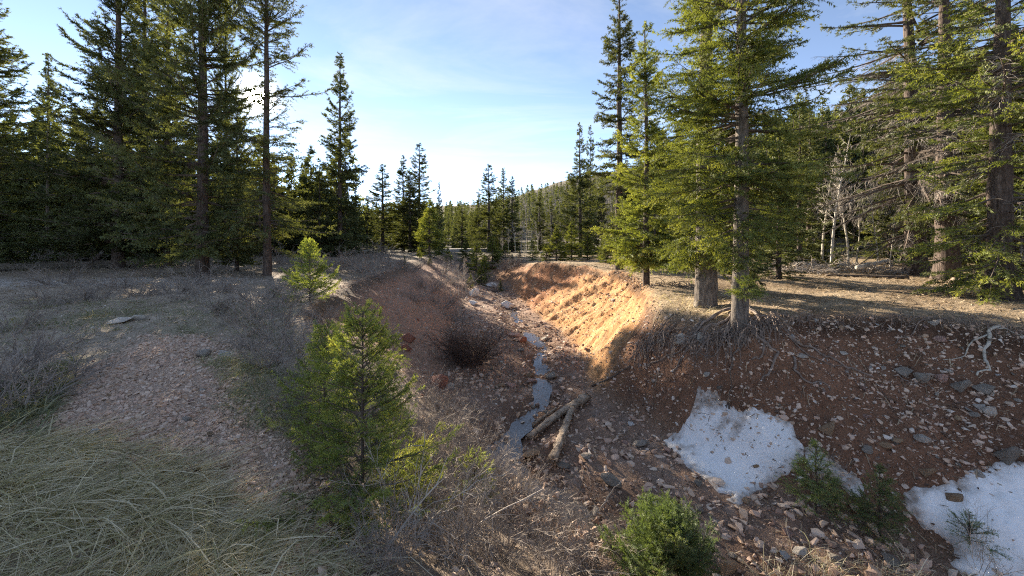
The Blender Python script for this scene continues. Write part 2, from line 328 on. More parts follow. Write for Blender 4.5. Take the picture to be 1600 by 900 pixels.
def gz(x, y):
    x = np.asarray(x, float); y = np.asarray(y, float)
    z = bil(BASE, x, y); far = np.maximum(np.abs(x) / 40, y / 66)
    R_, L_, F_ = bil(LAY['R'], x, y), bil(LAY['L'], x, y), bil(LAY['F'], x, y)
    z = z + 0.10 * fbm(x * 0.35, y * 0.35, 3, 1) + 0.035 * fbm(x * 1.3 + 0.6 * y, y * 1.3 - 0.6 * x, 5, 2) * (1 + 0.8 * R_) + 0.02 * fbm(x * 7 + y * 3, y * 7 - x * 3, 4, 3)
    # rills running down the cut bank and clods under its lip
    org = R_ * sstep(7.6, 9, y)
    along_ = y * 0.93 + x * 0.4
    z = z + org * (0.17 * fbm(along_ * 3.2 + fbm(x, y, 2, 8), (x - 0.3 * y) * 0.5, 4, 21, 0.65) + 0.09 * fbm(x * 3, y * 3, 4, 22) + 0.035 * fbm(x * 11 + y * 4, y * 11 - x * 4, 3, 23))
    z = z + R_ * (1 - sstep(7.6, 9, y)) * (0.10 * fbm(x * 2.1 + y, y * 2.1 - x, 5, 31, 0.6))
    z = z + F_ * 0.05 * fbm(x * 2.1 + y, y * 2.1 - x, 5, 41) + L_ * 0.04 * fbm(x * 1.8 + y, y * 1.8 - x, 5, 42)
    return z + hills(x, y)
def P(u, v, z): y = F * z / (VH - v); return ((u - U0) / F * y, y)
_ys = np.geomspace(1.1, 260, 1600)
def hit(u, v, lo=1.1):
    """the ground point seen at (u, v) of the photograph"""
    ys = _ys[_ys > lo]; x = (u - U0) / F * ys; zr = (VH - v) / F * ys; g = gz(x, ys); k = np.argmax(g >= zr)
    if not (g >= zr).any(): k = len(ys) - 1
    return float(x[k]), float(ys[k]), float(g[k])
def axis_grid(lo, hi, a, b, st, grow):
    mid = list(np.arange(a, b, st)); s = st; t = mid[-1]; right = []
    while t < hi: s *= grow; t += s; right.append(t)
    s = st; t = a; left = []
    while t > lo: s *= grow; t -= s; left.append(t)
    return np.array(left[::-1] + mid + right)
xs = axis_grid(-700, 700, -4.6, 6.8, 0.054, 1.06); ys = axis_grid(-60, 900, 1.6, 14, 0.058, 1.045)
XX, YY = np.meshgrid(xs, ys); ZZ = gz(XX, YY)
nx, ny = len(xs), len(ys)
idx = np.arange(nx * ny).reshape(ny, nx)
quads = np.stack([idx[:-1, :-1], idx[:-1, 1:], idx[1:, 1:], idx[1:, :-1]], -1).reshape(-1, 4)
# the soil's own colours
def zone_poly(pts, z=-1.45): return [P(u, v, z) for u, v in pts]
GRAV = zone_poly([(40, 640), (90, 590), (170, 560), (230, 520), (330, 522), (380, 560), (420, 610), (520, 700), (520, 800), (430, 770), (330, 720), (180, 690), (30, 690)])
def sdf_in(x, y, poly, w):
    pl = np.array([(*p, 0) for p in poly] + [(*poly[0], 0)]); d, _ = pl_dist(x, y, pl); return sstep(-w, w, np.where(inside(x, y, poly), d, -d))
def mixc3(c, col, f): return c + (np.array(col) - c) * f[..., None]
def tint(x, y):
    R_, L_, F_, sR_, sL_ = (bil(LAY[k], x, y) for k in ('R', 'L', 'F', 'sR', 'sL'))
    left = bil(LAY['left'], x, y); n = fbm(x * 1.1, y * 1.1, 4, 51); n2 = fbm(x * 3.7, y * 3.7, 3, 52)
    c = np.zeros(x.shape + (3,)) + np.array((0.38, 0.29, 0.19))                       # right terrace: dry needles
    c = mixc3(c, (0.2, 0.14, 0.09), sstep(0.0, 0.5, n) * 0.7)
    c = mixc3(c, (0.5, 0.41, 0.31), left); c = mixc3(c, (0.4, 0.34, 0.235), left * sstep(0, 0.4, n))
    c = mixc3(c, (0.58, 0.43, 0.32), left * sdf_in(x + 0.3 * n2, y + 0.3 * n, GRAV, 0.35))
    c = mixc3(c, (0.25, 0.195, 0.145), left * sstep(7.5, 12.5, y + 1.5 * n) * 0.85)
    trail = left * np.exp(-((y - 12.0 - 0.05 * x + 0.5 * n) / 1.1) ** 4) * sstep(-6.5, -9, x)
    c = mixc3(c, (0.5, 0.44, 0.38), trail)
    c = mixc3(c, (0.33, 0.22, 0.16), F_); c = mixc3(c, (0.17, 0.105, 0.072), F_ * np.exp(-(bil(LAY['dAX'], x, y) / 0.7) ** 2))
    c = mixc3(c, (0.37, 0.27, 0.21), F_ * sstep(0.05, 0.5, n2))
    lr = L_ * sstep(6.5, 8.5, y)
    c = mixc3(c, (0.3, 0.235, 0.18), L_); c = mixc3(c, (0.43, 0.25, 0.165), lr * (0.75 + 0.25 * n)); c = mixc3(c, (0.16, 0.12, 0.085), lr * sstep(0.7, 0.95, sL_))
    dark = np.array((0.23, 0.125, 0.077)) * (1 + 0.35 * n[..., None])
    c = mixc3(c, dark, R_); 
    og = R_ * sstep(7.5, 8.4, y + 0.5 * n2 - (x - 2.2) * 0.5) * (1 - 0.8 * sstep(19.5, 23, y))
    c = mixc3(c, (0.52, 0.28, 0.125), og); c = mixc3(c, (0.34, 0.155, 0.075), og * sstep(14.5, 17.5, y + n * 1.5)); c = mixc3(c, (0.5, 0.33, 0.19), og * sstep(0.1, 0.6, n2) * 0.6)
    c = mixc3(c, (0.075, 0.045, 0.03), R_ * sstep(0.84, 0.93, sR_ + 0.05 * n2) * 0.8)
    far = sstep(20, 45, np.hypot(x, y)); fc = np.array((0.13, 0.112, 0.08)) + 0.05 * n[..., None]
    return np.clip(c * (1 - far[..., None]) + fc * far[..., None], 0.01, 0.9)
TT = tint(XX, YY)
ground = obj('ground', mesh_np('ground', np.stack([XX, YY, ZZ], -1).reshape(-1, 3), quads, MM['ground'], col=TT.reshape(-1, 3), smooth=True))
tag(ground, 'stony gully between two terraces with hills rising behind', kind='structure')

# stream: a ribbon of shallow water a little above its bed, broken by stones and bars
def resample(PL, n):
    d = np.r_[0, np.cumsum(np.hypot(*np.diff(PL[:, :2], axis=0).T))]; t = np.linspace(0, d[-1], n)
    return np.stack([np.interp(t, d, PL[:, k]) for k in range(3)], -1)
A = resample(AX, 260); T = nrm(np.gradient(A[:, :2], axis=0)); Nn = np.stack([-T[:, 1], T[:, 0]], -1)
off = np.linspace(-0.24, 0.24, 13)
wid = (0.35 + 1.1 * vnoise(A[:, 1] * 2.3, A[:, 0] * 0.7, 81))[:, None]; mea = (0.16 * fbm(A[:, 1] * 1.6, A[:, 0], 3, 82))[:, None]
wx = A[:, 0:1] + Nn[:, 0:1] * (off * wid + mea); wy = A[:, 1:2] + Nn[:, 1:2] * (off * wid + mea)
bedz = np.min(np.stack([gz(wx[:, k], wy[:, k]) for k in range(4, 9)]), 0)
bedz = np.minimum.accumulate(np.convolve(np.pad(bedz, 6, mode='edge'), np.ones(13) / 13, 'valid')[::-1])[::-1]
wet = np.zeros(len(A))
for c, h in ((6.1, 0.45), (7.9, 0.95), (10.2, 0.5), (12.1, 0.6), (4.9, 0.3), (15.5, 0.7)): wet = np.maximum(wet, sstep(h + 0.9, h - 0.1, np.abs(A[:, 1] - c)))
lev = (bedz + 0.032 - 0.07 * (1 - wet))[:, None] + 0 * off
wv = np.stack([wx, wy, lev], -1); k = np.arange(260 * 13).reshape(260, 13)
wq = np.stack([k[:-1, :-1], k[:-1, 1:], k[1:, 1:], k[1:, :-1]], -1).reshape(-1, 4)
tag(obj('stream', mesh_np('stream', wv.reshape(-1, 3), wq, MM['water'], smooth=True)), 'thin stream trickling down the gully bed', kind='structure')
# the pale road crossing far up the gully
ry = 44.0; rp = np.array([(-8.5 + 0.5 * i, ry + 0.1 * i, 0) for i in range(12)])
rv = np.concatenate([np.stack([rp[:, 0], rp[:, 1] + o, gz(rp[:, 0], rp[:, 1]) + 0.35], -1) for o in (0, 3.0)] + [np.stack([rp[:, 0], rp[:, 1] + o, gz(rp[:, 0], rp[:, 1]) - 0.6], -1) for o in (0, 3.0)])
k = np.arange(11); rq = np.concatenate([np.stack([k + a, k + 1 + a, k + 1 + b, k + b], -1) for a, b in ((0, 12), (24, 0), (12, 36))])
tag(obj('road', mesh_np('road', rv, rq, MM['road'])), 'pale road crossing far up the gully', kind='structure')
def gn_scatter(name, label, co, rot, scl, var, idx, templates, m=None):
    """one object of kind stuff: many copies of a few meshes on points"""
    co = np.asarray(co, float); me = bpy.data.meshes.new(name); me.vertices.add(len(co)); me.vertices.foreach_set('co', co.astype(np.float32).ravel())
    for nm, ty, da, f in (('rot', 'FLOAT_VECTOR', rot, 'vector'), ('scl', 'FLOAT_VECTOR', scl, 'vector'), ('var', 'FLOAT', var, 'value'), ('idx', 'INT', idx, 'value')):
        a = me.attributes.new(nm, ty, 'POINT'); a.data.foreach_set(f, np.ascontiguousarray(da, np.int32 if ty == 'INT' else np.float32).ravel())
    tc_ = bpy.data.collections.new(name + '_kinds')
    for i, t in enumerate(templates): tc_.objects.link(bpy.data.objects.new('%s_kind_%02d' % (name, i), t))
    g = bpy.data.node_groups.new(name + '_scatter', 'GeometryNodeTree'); g.interface.new_socket('Geometry', in_out='INPUT', socket_type='NodeSocketGeometry'); g.interface.new_socket('Geometry', in_out='OUTPUT', socket_type='NodeSocketGeometry')
    N = g.nodes; gi = N.new('NodeGroupInput'); go = N.new('NodeGroupOutput'); ip = N.new('GeometryNodeInstanceOnPoints'); ci = N.new('GeometryNodeCollectionInfo')
    ci.inputs['Collection'].default_value = tc_; ci.inputs['Separate Children'].default_value = True; ci.inputs['Reset Children'].default_value = True
    def na(nm, ty): n = N.new('GeometryNodeInputNamedAttribute'); n.data_type = ty; n.inputs['Name'].default_value = nm; return n.outputs['Attribute']
    L = g.links; L.new(gi.outputs[0], ip.inputs['Points']); L.new(ci.outputs[0], ip.inputs['Instance']); ip.inputs['Pick Instance'].default_value = True
    L.new(na('idx', 'INT'), ip.inputs['Instance Index']); er = N.new('FunctionNodeEulerToRotation'); L.new(na('rot', 'FLOAT_VECTOR'), er.inputs[0]); L.new(er.outputs[0], ip.inputs['Rotation'])
    L.new(na('scl', 'FLOAT_VECTOR'), ip.inputs['Scale']); L.new(ip.outputs[0], go.inputs[0])
    o = bpy.data.objects.new(name, me); link(o); o.modifiers.new('scatter', 'NODES').node_group = g
    return tag(o, label, kind='stuff')
NTH = ['second', 'third', 'fourth', 'fifth', 'sixth', 'seventh', 'eighth', 'ninth', 'tenth', 'eleventh', 'twelfth', 'thirteenth', 'fourteenth', 'fifteenth', 'sixteenth', 'seventeenth', 'eighteenth', 'nineteenth', 'twentieth']
def rank(us, k, of):
    """place of item k from left to right among its like"""
    i = sorted(range(len(us)), key=lambda q: (us[q], q)).index(k)
    return ('only one of ' if len(us) == 1 else 'leftmost of ' if i == 0 else 'rightmost of ' if i == len(us) - 1 else NTH[i - 1] + ' from the left of ') + of
def zrank(items, q, zone, names):
    """rank of item q among the items of its own zone"""
    z = zone(items[q]); same = [j for j, t in enumerate(items) if zone(t) == z]; return rank([items[j][0] for j in same], same.index(q), names[z])
# ---------------------------------------------------------------- builders of conifers
def needles_on(S, D, Lg, Dr, spacing, nl, nw, var, r, flat=0.5, fwd=0.6, upb=0.0):
    """S start (K,3), D direction, Lg length, Dr droop; returns triangles of needles"""
    cnt = np.maximum(2, (Lg / spacing).astype(int)); k = np.repeat(np.arange(len(S)), cnt); n = len(k)
    q = r.random(n); a0 = D[k]; s = (q * Lg[k])[:, None]
    pos = S[k] + a0 * s + np.array([0, 0, -1]) * (Dr[k] * q * q)[:, None]
    a = nrm(a0 + np.array([0, 0, -1]) * (2 * Dr[k] * q / np.maximum(Lg[k], 1e-3))[:, None])
    p = r.normal(0, 1, (n, 3)); p = nrm(p - (p * a).sum(1, keepdims=True) * a)
    side = nrm(np.cross(a, np.broadcast_to((0., 0, 1), a.shape))) * r.choice([-1, 1], n)[:, None]
    p = nrm(p * (1 - flat) + side * flat + np.array([0, 0, 1]) * upb)
    d = nrm(a * fwd + p * 0.85); l = nl * (0.7 + 0.6 * r.random(n)) * (1 - 0.35 * q)
    w = (nw * (0.7 + 0.6 * r.random(n)))[:, None] * 0.5
    V = np.stack([pos - a * w, pos + a * w, pos + d * l[:, None]], 1).reshape(-1, 3)
    vv = np.repeat(np.clip(var[k] + 0.22 * (q - 0.5) + r.normal(0, 0.09, n), 0, 1), 3)
    return V, np.arange(3 * n).reshape(n, 3), vv
def conifer(seed, H, cb, R, nb, style, tw=7.0, tl=0.34, spacing=0.012, nl=0.032, nw=0.006, prof=0.8, elow=-12, ehigh=38, droop=0.5, upturn=0.35, mats=('spruce', 'limb'),
            flat=0.35, dead=0.0, deadz=0.3, limb=1.0, gaps=0.3, limbsides=3, wobble=0.05, azb=None, upb=0.0, trunk_r=0.1, base=0.5, rise=2.6, nseg=9, twigs=True, stem=0.0, hole=None, tp=0.92):
    r = np.random.default_rng(seed); acc = Acc()
    t = np.sort(r.random(nb)) ** tp; z = cb + (H - cb) * t
    clump = 1 - gaps * (vnoise(z * 1.7, z * 0 + seed, seed) > 0.6)
    Lb = R * np.minimum(1, base + rise * t) * ((1 - t) ** prof + 0.035) * (0.72 + 0.42 * r.random(nb)) * clump
    az = r.random(nb) * 2 * PI if azb is None else azb(r, nb)
    if hole: Lb = np.where((z > hole[0]) & (z < hole[1]) & (np.cos(az - hole[2]) > hole[3]), Lb * 0.14, Lb)      # limbs shortened on purpose so the sun shows through the crown
    e = np.radians(elow + (ehigh - elow) * t ** 0.8 + r.normal(0, 6, nb)); n = nseg
    Pt = np.zeros((nb, n, 3)); Pt[:, 0] = np.stack([np.cos(az) * trunk_r * (1 - t) * 0.7, np.sin(az) * trunk_r * (1 - t) * 0.7, z], -1)
    wa = az.copy(); ee = e.copy()
    for i in range(1, n):
        s = i / (n - 1); wa = wa + r.normal(0, wobble, nb); ee = e - droop * s * (1 - 0.7 * t) + upturn * s * s * 1.6 + r.normal(0, wobble, nb)
        Pt[:, i] = Pt[:, i - 1] + np.stack([np.cos(wa) * np.cos(ee), np.sin(wa) * np.cos(ee), np.sin(ee)], -1) * (Lb / (n - 1))[:, None]
    rad = (0.004 + 0.012 * np.minimum(Lb, 3))[:, None] * limb * (1 - 0.85 * np.linspace(0, 1, n))[None]
    V, Fc = tubes(Pt, rad, limbsides, False); isd = (r.random(nb) < dead) & (t < deadz) if dead else np.zeros(nb, bool)
    acc.add(V, Fc, 1)
    live = np.nonzero(~isd)[0]
    m = np.maximum(3, (Lb * tw).astype(int)); kb = np.repeat(np.arange(nb), m); K = len(kb)
    s = 1 - 0.93 * r.random(K) ** 1.05
    Pp, Tg = along(Pt, s[:, None][np.arange(K)] if False else s[:, None]) if False else (None, None)
    x = np.clip(s, 0, 0.999) * (n - 1); i = x.astype(int); f = (x - i)[:, None]
    a, b = Pt[kb, i], Pt[kb, i + 1]; pos = a + (b - a) * f; tg = nrm(b - a)
    side = nrm(np.cross(tg, np.broadcast_to((0., 0, 1), tg.shape))) * r.choice([-1., 1.], K)[:, None]
    on = r.random(K) < 0.22
    ang = np.radians(r.uniform(28, 68, K)); ang[on] = np.radians(6)
    d = nrm(tg * np.cos(ang)[:, None] + side * np.sin(ang)[:, None] + np.array([0, 0, 1]) * (r.normal(0.0, 0.22, K))[:, None])
    l = tl * np.minimum(1.15, (0.3 + Lb[kb] / R) ** 0.5) * (1.08 - 0.72 * s) * (0.6 + 0.7 * r.random(K)); l = np.minimum(l, 0.7 * Lb[kb] + 0.03)
    dr = l * r.uniform(0.05, 0.35, K)
    # bare inner part of each branch
    inner = s < (0.22 if dead else 0.14) * r.random(nb)[kb] + (0.1 if dead else 0.05)
    lv = ~isd[kb] & ~inner
    bv = np.clip(r.normal(0.5, 0.17, nb), 0, 1)[kb] + 0.15 * (s - 0.5)
    V, Fc, vv = needles_on(pos[lv], d[lv], l[lv], dr[lv], spacing, nl, nw, bv[lv], r, flat, upb=upb)
    acc.add(V, Fc, 0, vv)
    # woody twigs
    w = (0.0035 * limb)
    e2 = pos + d * l[:, None] - np.array([0, 0, 1]) * dr[:, None]
    Tp = np.stack([pos, (pos + e2) / 2 + np.array([0, 0, 1]) * (dr * 0.25)[:, None], e2], 1)
    keep = r.random(K) < (0.4 if limbsides > 3 else 0.3)
    if dead: keep = (isd[kb] & (r.random(K) < 0.7)) | (r.random(K) < 0.2)
    if twigs:
        V, Fc = tubes(Tp[keep], np.array([1, 0.8, 0.3])[None] * w, 3, False)
        acc.add(V, Fc, 2 if dead else 1)
    if stem:
        V, Fc = tubes(np.array([[(0, 0, -0.3), (0, 0, H * 0.5), (0, 0, H)]]), np.array([[stem, stem * 0.5, 0.01]]), 5); acc.add(V, Fc, 1)
    if dead:
        de = isd[kb]; ps, dd = pos[de], d[de]
        Q = wander(ps, dd + np.array([0, 0, -0.5]), l[de] * 1.4, 5, 0.25, 0.08, r)
        V, Fc = tubes(Q, np.linspace(1, 0.3, 5)[None] * 0.005, 3, False); acc.add(V, Fc, 2)
    return acc.mesh('crown', [MM[x] for x in mats] + ([MM['dead']] if dead else []))
def trunk_mesh(seed, H, r0, mt, lean=(0, 0), wobble=0.02, flare=1.55, sides=12, top=0.012, n=30):
    r = np.random.default_rng(seed); s = np.linspace(0, 1, n) ** 1.25
    cx = lean[0] * s * H + np.cumsum(r.normal(0, wobble, n)) * 0.3; cy = lean[1] * s * H + np.cumsum(r.normal(0, wobble, n)) * 0.3
    cx -= cx[0]; cy -= cy[0]
    R = r0 * (1 - s) ** 0.85 + top; R = R * (1 + (flare - 1) * np.exp(-s * H / (2.0 * r0)))
    z = -0.35 + s * (H + 0.35)
    Pt = np.stack([cx, cy, z], -1)[None]; V, Fc = tubes(Pt, R[None], sides)
    th = np.tile(np.arange(sides), n); lobe = 1 + 0.16 * np.exp(-np.repeat(s * H, sides) / (2.5 * r0)) * np.cos(th * 2 * PI / sides * 4 + seed) + r.normal(0, 0.035, len(V))
    c = np.repeat(Pt[0], sides, 0); V = c + (V - c) * lobe[:, None]
    return mesh_np('trunk', V, Fc, MM[mt], smooth=True)
def tree(name, label, cat, x, y, crown, trunk, rz=0, s=1.0, group=None, tilt=None, z=None):
    e = empty(name, (x, y, float(gz(x, y)) - 0.05 if z is None else z), rz, s)
    if tilt: e.rotation_euler = (tilt[0], tilt[1], rz)
    tag(e, label, cat, group)
    obj('trunk', trunk, e); obj('crown', crown, e)
    return e
def ux(u, y): return (u - U0) / F * y
def top_h(v, x, y): return (VH - v) / F * y - float(gz(x, y))
# ---- the near trees on the right bank
def near_tree(u, y, H, name, label, r0, seed, trunk_kw=None, **kw):
    x = ux(u, y)
    kw.setdefault('tp', 1.35)
    return tree(name, label, 'tree', x, y, conifer(seed, H, trunk_r=r0, **kw), trunk_mesh(seed, H, r0, **(trunk_kw or {})))
near_tree(1009, 10.6, 7.3, 'fir_tree', 'slender light green fir on the lip of the orange cut bank', 0.085, 11, dict(mt='bark', flare=1.9), cb=0.75, R=1.25, nb=220, style=0, tw=28, tl=0.44, spacing=0.0085, nl=0.065, nw=0.02, prof=0.62,
          elow=-8, ehigh=45, droop=0.35, mats=('fir', 'limb'), gaps=0.35, base=0.75)
near_tree(1101, 7.5, 9.0, 'fir_tree', 'thick grey trunked fir standing behind the root bound fir', 0.2, 12, dict(mt='greybark', flare=1.3), cb=0.9, R=1.15, nb=270, style=0, tw=25, tl=0.46, spacing=0.009, nl=0.06, nw=0.018, prof=0.35,
          elow=-14, ehigh=30, droop=0.45, mats=('fir', 'limb'), gaps=0.5)
near_tree(1157, 6.15, 9.0, 'fir_tree', 'tall fir on the bank edge with bare roots below its trunk', 0.115, 13, dict(mt='greybark', flare=1.5), cb=1.05, R=1.5, nb=330, style=0, tw=24, tl=0.46, spacing=0.0085, nl=0.055, nw=0.017, prof=0.3,
          elow=-16, ehigh=32, droop=0.4, mats=('fir', 'limb'), gaps=0.5, limbsides=4, base=0.32)
near_tree(968, 15.5, 12.0, 'spruce_tree', 'tall narrow dark spruce rising behind the slender light green fir', 0.16, 14, dict(mt='bark'), cb=0.8, R=1.25, nb=230, style=0, tw=20, tl=0.45, spacing=0.012, nl=0.09, nw=0.032, prof=0.5,
          elow=-20, ehigh=30, droop=0.3, gaps=0.4)
near_tree(1432, 13.0, 13.5, 'spruce_tree', 'leaning spruce with drooping dead lower limbs on the right terrace', 0.27, 15, dict(mt='bark', lean=(-0.035, 0)), cb=1.4, R=3.7, nb=210, style=0, tw=13, tl=0.5, spacing=0.0125, nl=0.085, nw=0.027, prof=0.45,
          elow=-22, ehigh=28, droop=0.5, upturn=0.2, dead=0.7, deadz=0.55, gaps=0.3, limb=1.2, limbsides=4)
near_tree(1478, 11.4, 12.5, 'spruce_tree', 'dark trunked spruce close behind the leaning spruce', 0.26, 16, dict(mt='bark'), cb=2.0, R=2.3, nb=170, style=0, tw=15, tl=0.5, spacing=0.012, nl=0.09, nw=0.032, prof=0.4, elow=-18, ehigh=28, gaps=0.3, dead=0.3, deadz=0.3)
near_tree(1566, 7.7, 9.5, 'fir_tree', 'broad green fir with a thick flared trunk at the right edge', 0.2, 17, dict(mt='bark', flare=1.9), cb=0.5, R=2.15, nb=240, style=0, tw=19, tl=0.48, spacing=0.0115, nl=0.06, nw=0.02, prof=0.3, elow=-18, ehigh=25, droop=0.45,
          mats=('fir', 'limb'), gaps=0.4, limbsides=4, dead=0.15, deadz=0.4)
# ---- shared crowns for the other trees
C_A = [conifer(100 + i, 16, 0.9, 3.2, 280, 0, tw=13, tl=0.62, spacing=0.0135, nl=0.108, nw=0.036, prof=0.62, elow=-8, ehigh=42, droop=0.45, upturn=0.5, gaps=0.35, trunk_r=0.22, tp=1.35, base=0.75) for i in range(3)]
T_A = [trunk_mesh(100 + i, 16, 0.21, 'bark', flare=1.35) for i in range(3)]
def put(u, y, H, label, kind, cr, tr, H0, rz=None, wide=1.0, name='spruce_tree', group=None):
    x = ux(u, y); s = H / H0
    return tree(name, label, 'tree', x, y, cr, tr, random.random() * 6.28 if rz is None else rz, (s * wide, s * wide, s), group)
put(316, 13.0, 16.5, 'tallest spruce of the left stand with the thickest bare trunk', 0, C_A[0], T_A[0], 16, wide=0.8)
c_s = conifer(140, 12.8, 0.9, 2.35, 300, 0, tw=13, tl=0.5, spacing=0.013, nl=0.085, nw=0.026, prof=0.5, elow=-12, ehigh=38, droop=0.45, upturn=0.4, gaps=0.4, trunk_r=0.12, tp=0.75, base=0.7, hole=(4.9, 7.4, PI, -0.75))
put(417, 13.4, 12.8, 'slender spruce on the right of the left stand with the sun behind it', 0, c_s, trunk_mesh(140, 12.8, 0.13, 'bark'), 12.8, rz=0)
put(184, 16.5, 15.5, 'broad dark spruce in the middle of the left stand', 0, C_A[2], T_A[2], 16, wide=1.0)
put(226, 19.0, 16, 'spruce trunk half hidden between the broad spruce and the tallest spruce', 0, C_A[1], T_A[1], 16, wide=0.9)
put(370, 15.5, 7.5, 'thin trunked spruce just left of the slender sunlit spruce', 0, C_A[0], T_A[0], 16, wide=0.66)
put(-22, 15.0, 11.2, 'bushy spruce cut off by the left edge', 0, C_A[2], T_A[1], 16, wide=1.25)
put(262, 17.5, 15, 'spruce standing between the broad spruce and the tallest spruce', 0, C_A[1], T_A[2], 16, wide=0.8)
put(352, 19.0, 14.5, 'spruce showing above and behind the thin trunked short spruce', 0, C_A[2], T_A[0], 16, wide=0.5)
put(152, 22.0, 11.0, 'short dark spruce with a thin trunk behind the broad spruce', 0, C_A[0], T_A[2], 16, wide=1.0)
C_B = [conifer(200 + i, 12, 0.4, 1.9, 230, 0, nseg=5, tw=13, tl=0.5, spacing=0.015, nl=0.125, nw=0.046, twigs=False, base=0.8, tp=0.95, prof=0.68, elow=-15, ehigh=40, droop=0.4, upturn=0.4, gaps=0.4, trunk_r=0.14) for i in range(4)]
T_B = [trunk_mesh(200 + i, 12, 0.14, 'bark') for i in range(2)]
C_L = [conifer(220 + i, 5, 0.15, 1.2, 140, 0, nseg=5, tw=22, tl=0.42, spacing=0.012, nl=0.08, nw=0.03, twigs=False, prof=0.85, elow=-5, ehigh=50, droop=0.25, mats=('fir', 'limb'), gaps=0.2, trunk_r=0.05) for i in range(3)]
T_L = [trunk_mesh(220 + i, 5, 0.05, 'bark') for i in range(1)]
def mid(u, y, vtop, label, i, wide=1.0, light=False, group=None, name='spruce_tree', base=None):
    x = ux(u, y); H = max(0.5, top_h(vtop, x, y))
    return put(u, y, H, label, 0, (C_L if light else C_B)[i % (3 if light else 4)], (T_L[0] if light else T_B[i % 2]), 5 if light else 12, wide=wide, group=group, name=name)
mid(76, 25, 85, 'spruce with a sparse forked tip in the gap at far left', 0, 0.85)
mid(531, 28, 84, 'lone tall narrow spruce standing right of the sunlit stand', 1, 1.0)
mid(500, 27, 262, 'dense spruce hugging the left foot of the lone tall spruce', 2, 1.35)
mid(556, 31, 292, 'short spruce at the right foot of the lone tall spruce', 3, 1.4)
mid(120, 30, 170, 'spruce deep in shade behind the broad spruce', 1, 1.3)
mid(30, 27, 190, 'spruce behind the bushy spruce of the left edge', 2, 1.3)
mid(598, 44, 256, 'left spruce of the small group left of the gully', 3, 1.9)
mid(630, 47, 243, 'middle spruce of the small group left of the gully', 0, 1.3)
mid(655, 48, 224, 'tallest right spruce of the small group left of the gully', 1, 1.5)
mid(641, 44, 262, 'short dark spruce among the small group left of the gully', 2, 1.6)
mid(686, 37, 284, 'thin sparse spruce beside the light green tree above the gully', 3, 0.7)
mid(672, 30, 308, 'light green conical fir above the gully head', 0, 1.6, True, name='fir_tree')
mid(574, 38, 305, 'low spruce between the lone tall spruce and the small group', 2, 1.7)
mid(764, 45, 257, 'tallest spruce of the group behind the gully head', 1, 1.7)
mid(787, 48, 262, 'slim spruce right of the tallest in the group behind the gully head', 3, 1.2)
mid(800, 46, 276, 'rightmost spruce of the group behind the gully head', 0, 1.5)
mid(748, 52, 300, 'short spruce left of the group behind the gully head', 2, 1.6)
mid(722, 58, 318, 'small spruce standing behind the pale road', 1, 1.8)
mid(843, 50, 303, 'grey green spruce in front of the bare hillside', 0, 1.7)
mid(862, 52, 312, 'shorter grey green spruce in front of the bare hillside', 3, 1.7)
mid(906, 26, 192, 'tall sparse dark spruce with drooping limbs left of the narrow spruce', 2, 1.15)
mid(922, 30, 196, 'thin spruce hidden behind the sparse dark spruce', 1, 0.7)
mid(886, 32, 285, 'dark spruce at the left foot of the sparse dark spruce', 3, 1.3)
mid(940, 24, 290, 'dark spruce between the sparse spruce and the narrow spruce', 0, 1.2)
for q, (u, y, v, w, lb) in enumerate([(728, 32, 372, 1.3, 'green fir sapling beside the pale road at the gully head'), (790, 33, 378, 1.4, 'round light fir sapling right of the pointed sapling'), (757, 25, 398, 1.3, 'light fir sapling on the gully floor under the pointed sapling'), (782, 21, 436, 1.0, 'tiny fir sapling beside the white boulders'), (700, 30, 385, 1.3, 'dark green fir sapling left of the pale road'), (672, 24, 400, 1.1, 'dark fir sapling at the top of the left bank'), (655, 27, 385, 1.2, 'fir sapling under the light green conical fir'), (776, 34, 372, 1.3, 'fir sapling behind the pointed sapling'), (800, 27, 395, 1.3, 'fir sapling by the end of the cut bank'), (735, 21, 425, 1.0, 'small fir sapling on the gully floor left of the white boulders'), (832, 26, 372, 1.2, 'light fir sapling behind the end of the cut bank'), (632, 20, 398, 0.7, 'thin brownish fir sapling on the edge of the left bank'), (870, 22.5, 352, 1.3, 'light green young fir at the left end of the cut bank top'), (893, 23, 345, 1.2, 'light green young fir right of the bank end fir'), (918, 22, 360, 1.2, 'small light green fir on the bank behind the orange face'),
        (853, 23, 378, 1.4, 'smallest light green fir at the left end of the cut bank'), (769, 29, 366, 1.1, 'pointed light green fir sapling in the gully head'), (745, 27, 376, 1.2, 'yellowish fir sapling left of the pointed sapling'),
        (812, 31, 390, 1.5, 'low fir sapling at the foot of the bank end'), (752, 23, 412, 1.2, 'dark small fir on the gully floor below the yellowish sapling'), (660, 33, 372, 1.2, 'small fir on the left bank beneath the light green conical fir'),
        (948, 19, 352, 1.0, 'light green fir sapling beside the narrow dark spruce'), (1310, 15, 390, 1.3, 'tiny dark fir sapling in front of the pale brush on the right terrace')]):
    mid(u, y, v, lb, q, w * 1.5, True, name='fir_sapling')
mid(1217, 11.5, 225, 'dense dark spruce low behind the bank edge fir', 2, 1.6)
mid(1168, 9.3, 60, 'thin dark trunked spruce just behind the bank edge fir', 3, 0.5)
mid(1250, 17, 170, 'dark spruce right of the bank edge fir', 0, 1.3)
mid(1062, 15, 190, 'shaded spruce between the slender fir and the thick grey fir', 1, 1.0)
mid(1395, 19, 150, 'dark spruce behind the dead limbs of the leaning spruce', 2, 1.3)
mid(1350, 24, 210, 'dark spruce behind the pale aspen', 3, 1.2)
mid(1500, 16, 60, 'dark spruce behind the broad right fir', 1, 1.4)
mid(1580, 13, 40, 'dark spruce at the far right edge behind the broad fir', 0, 1.4)
mid(1655, 9.5, -60, 'dark spruce beyond the right edge', 2, 1.4)
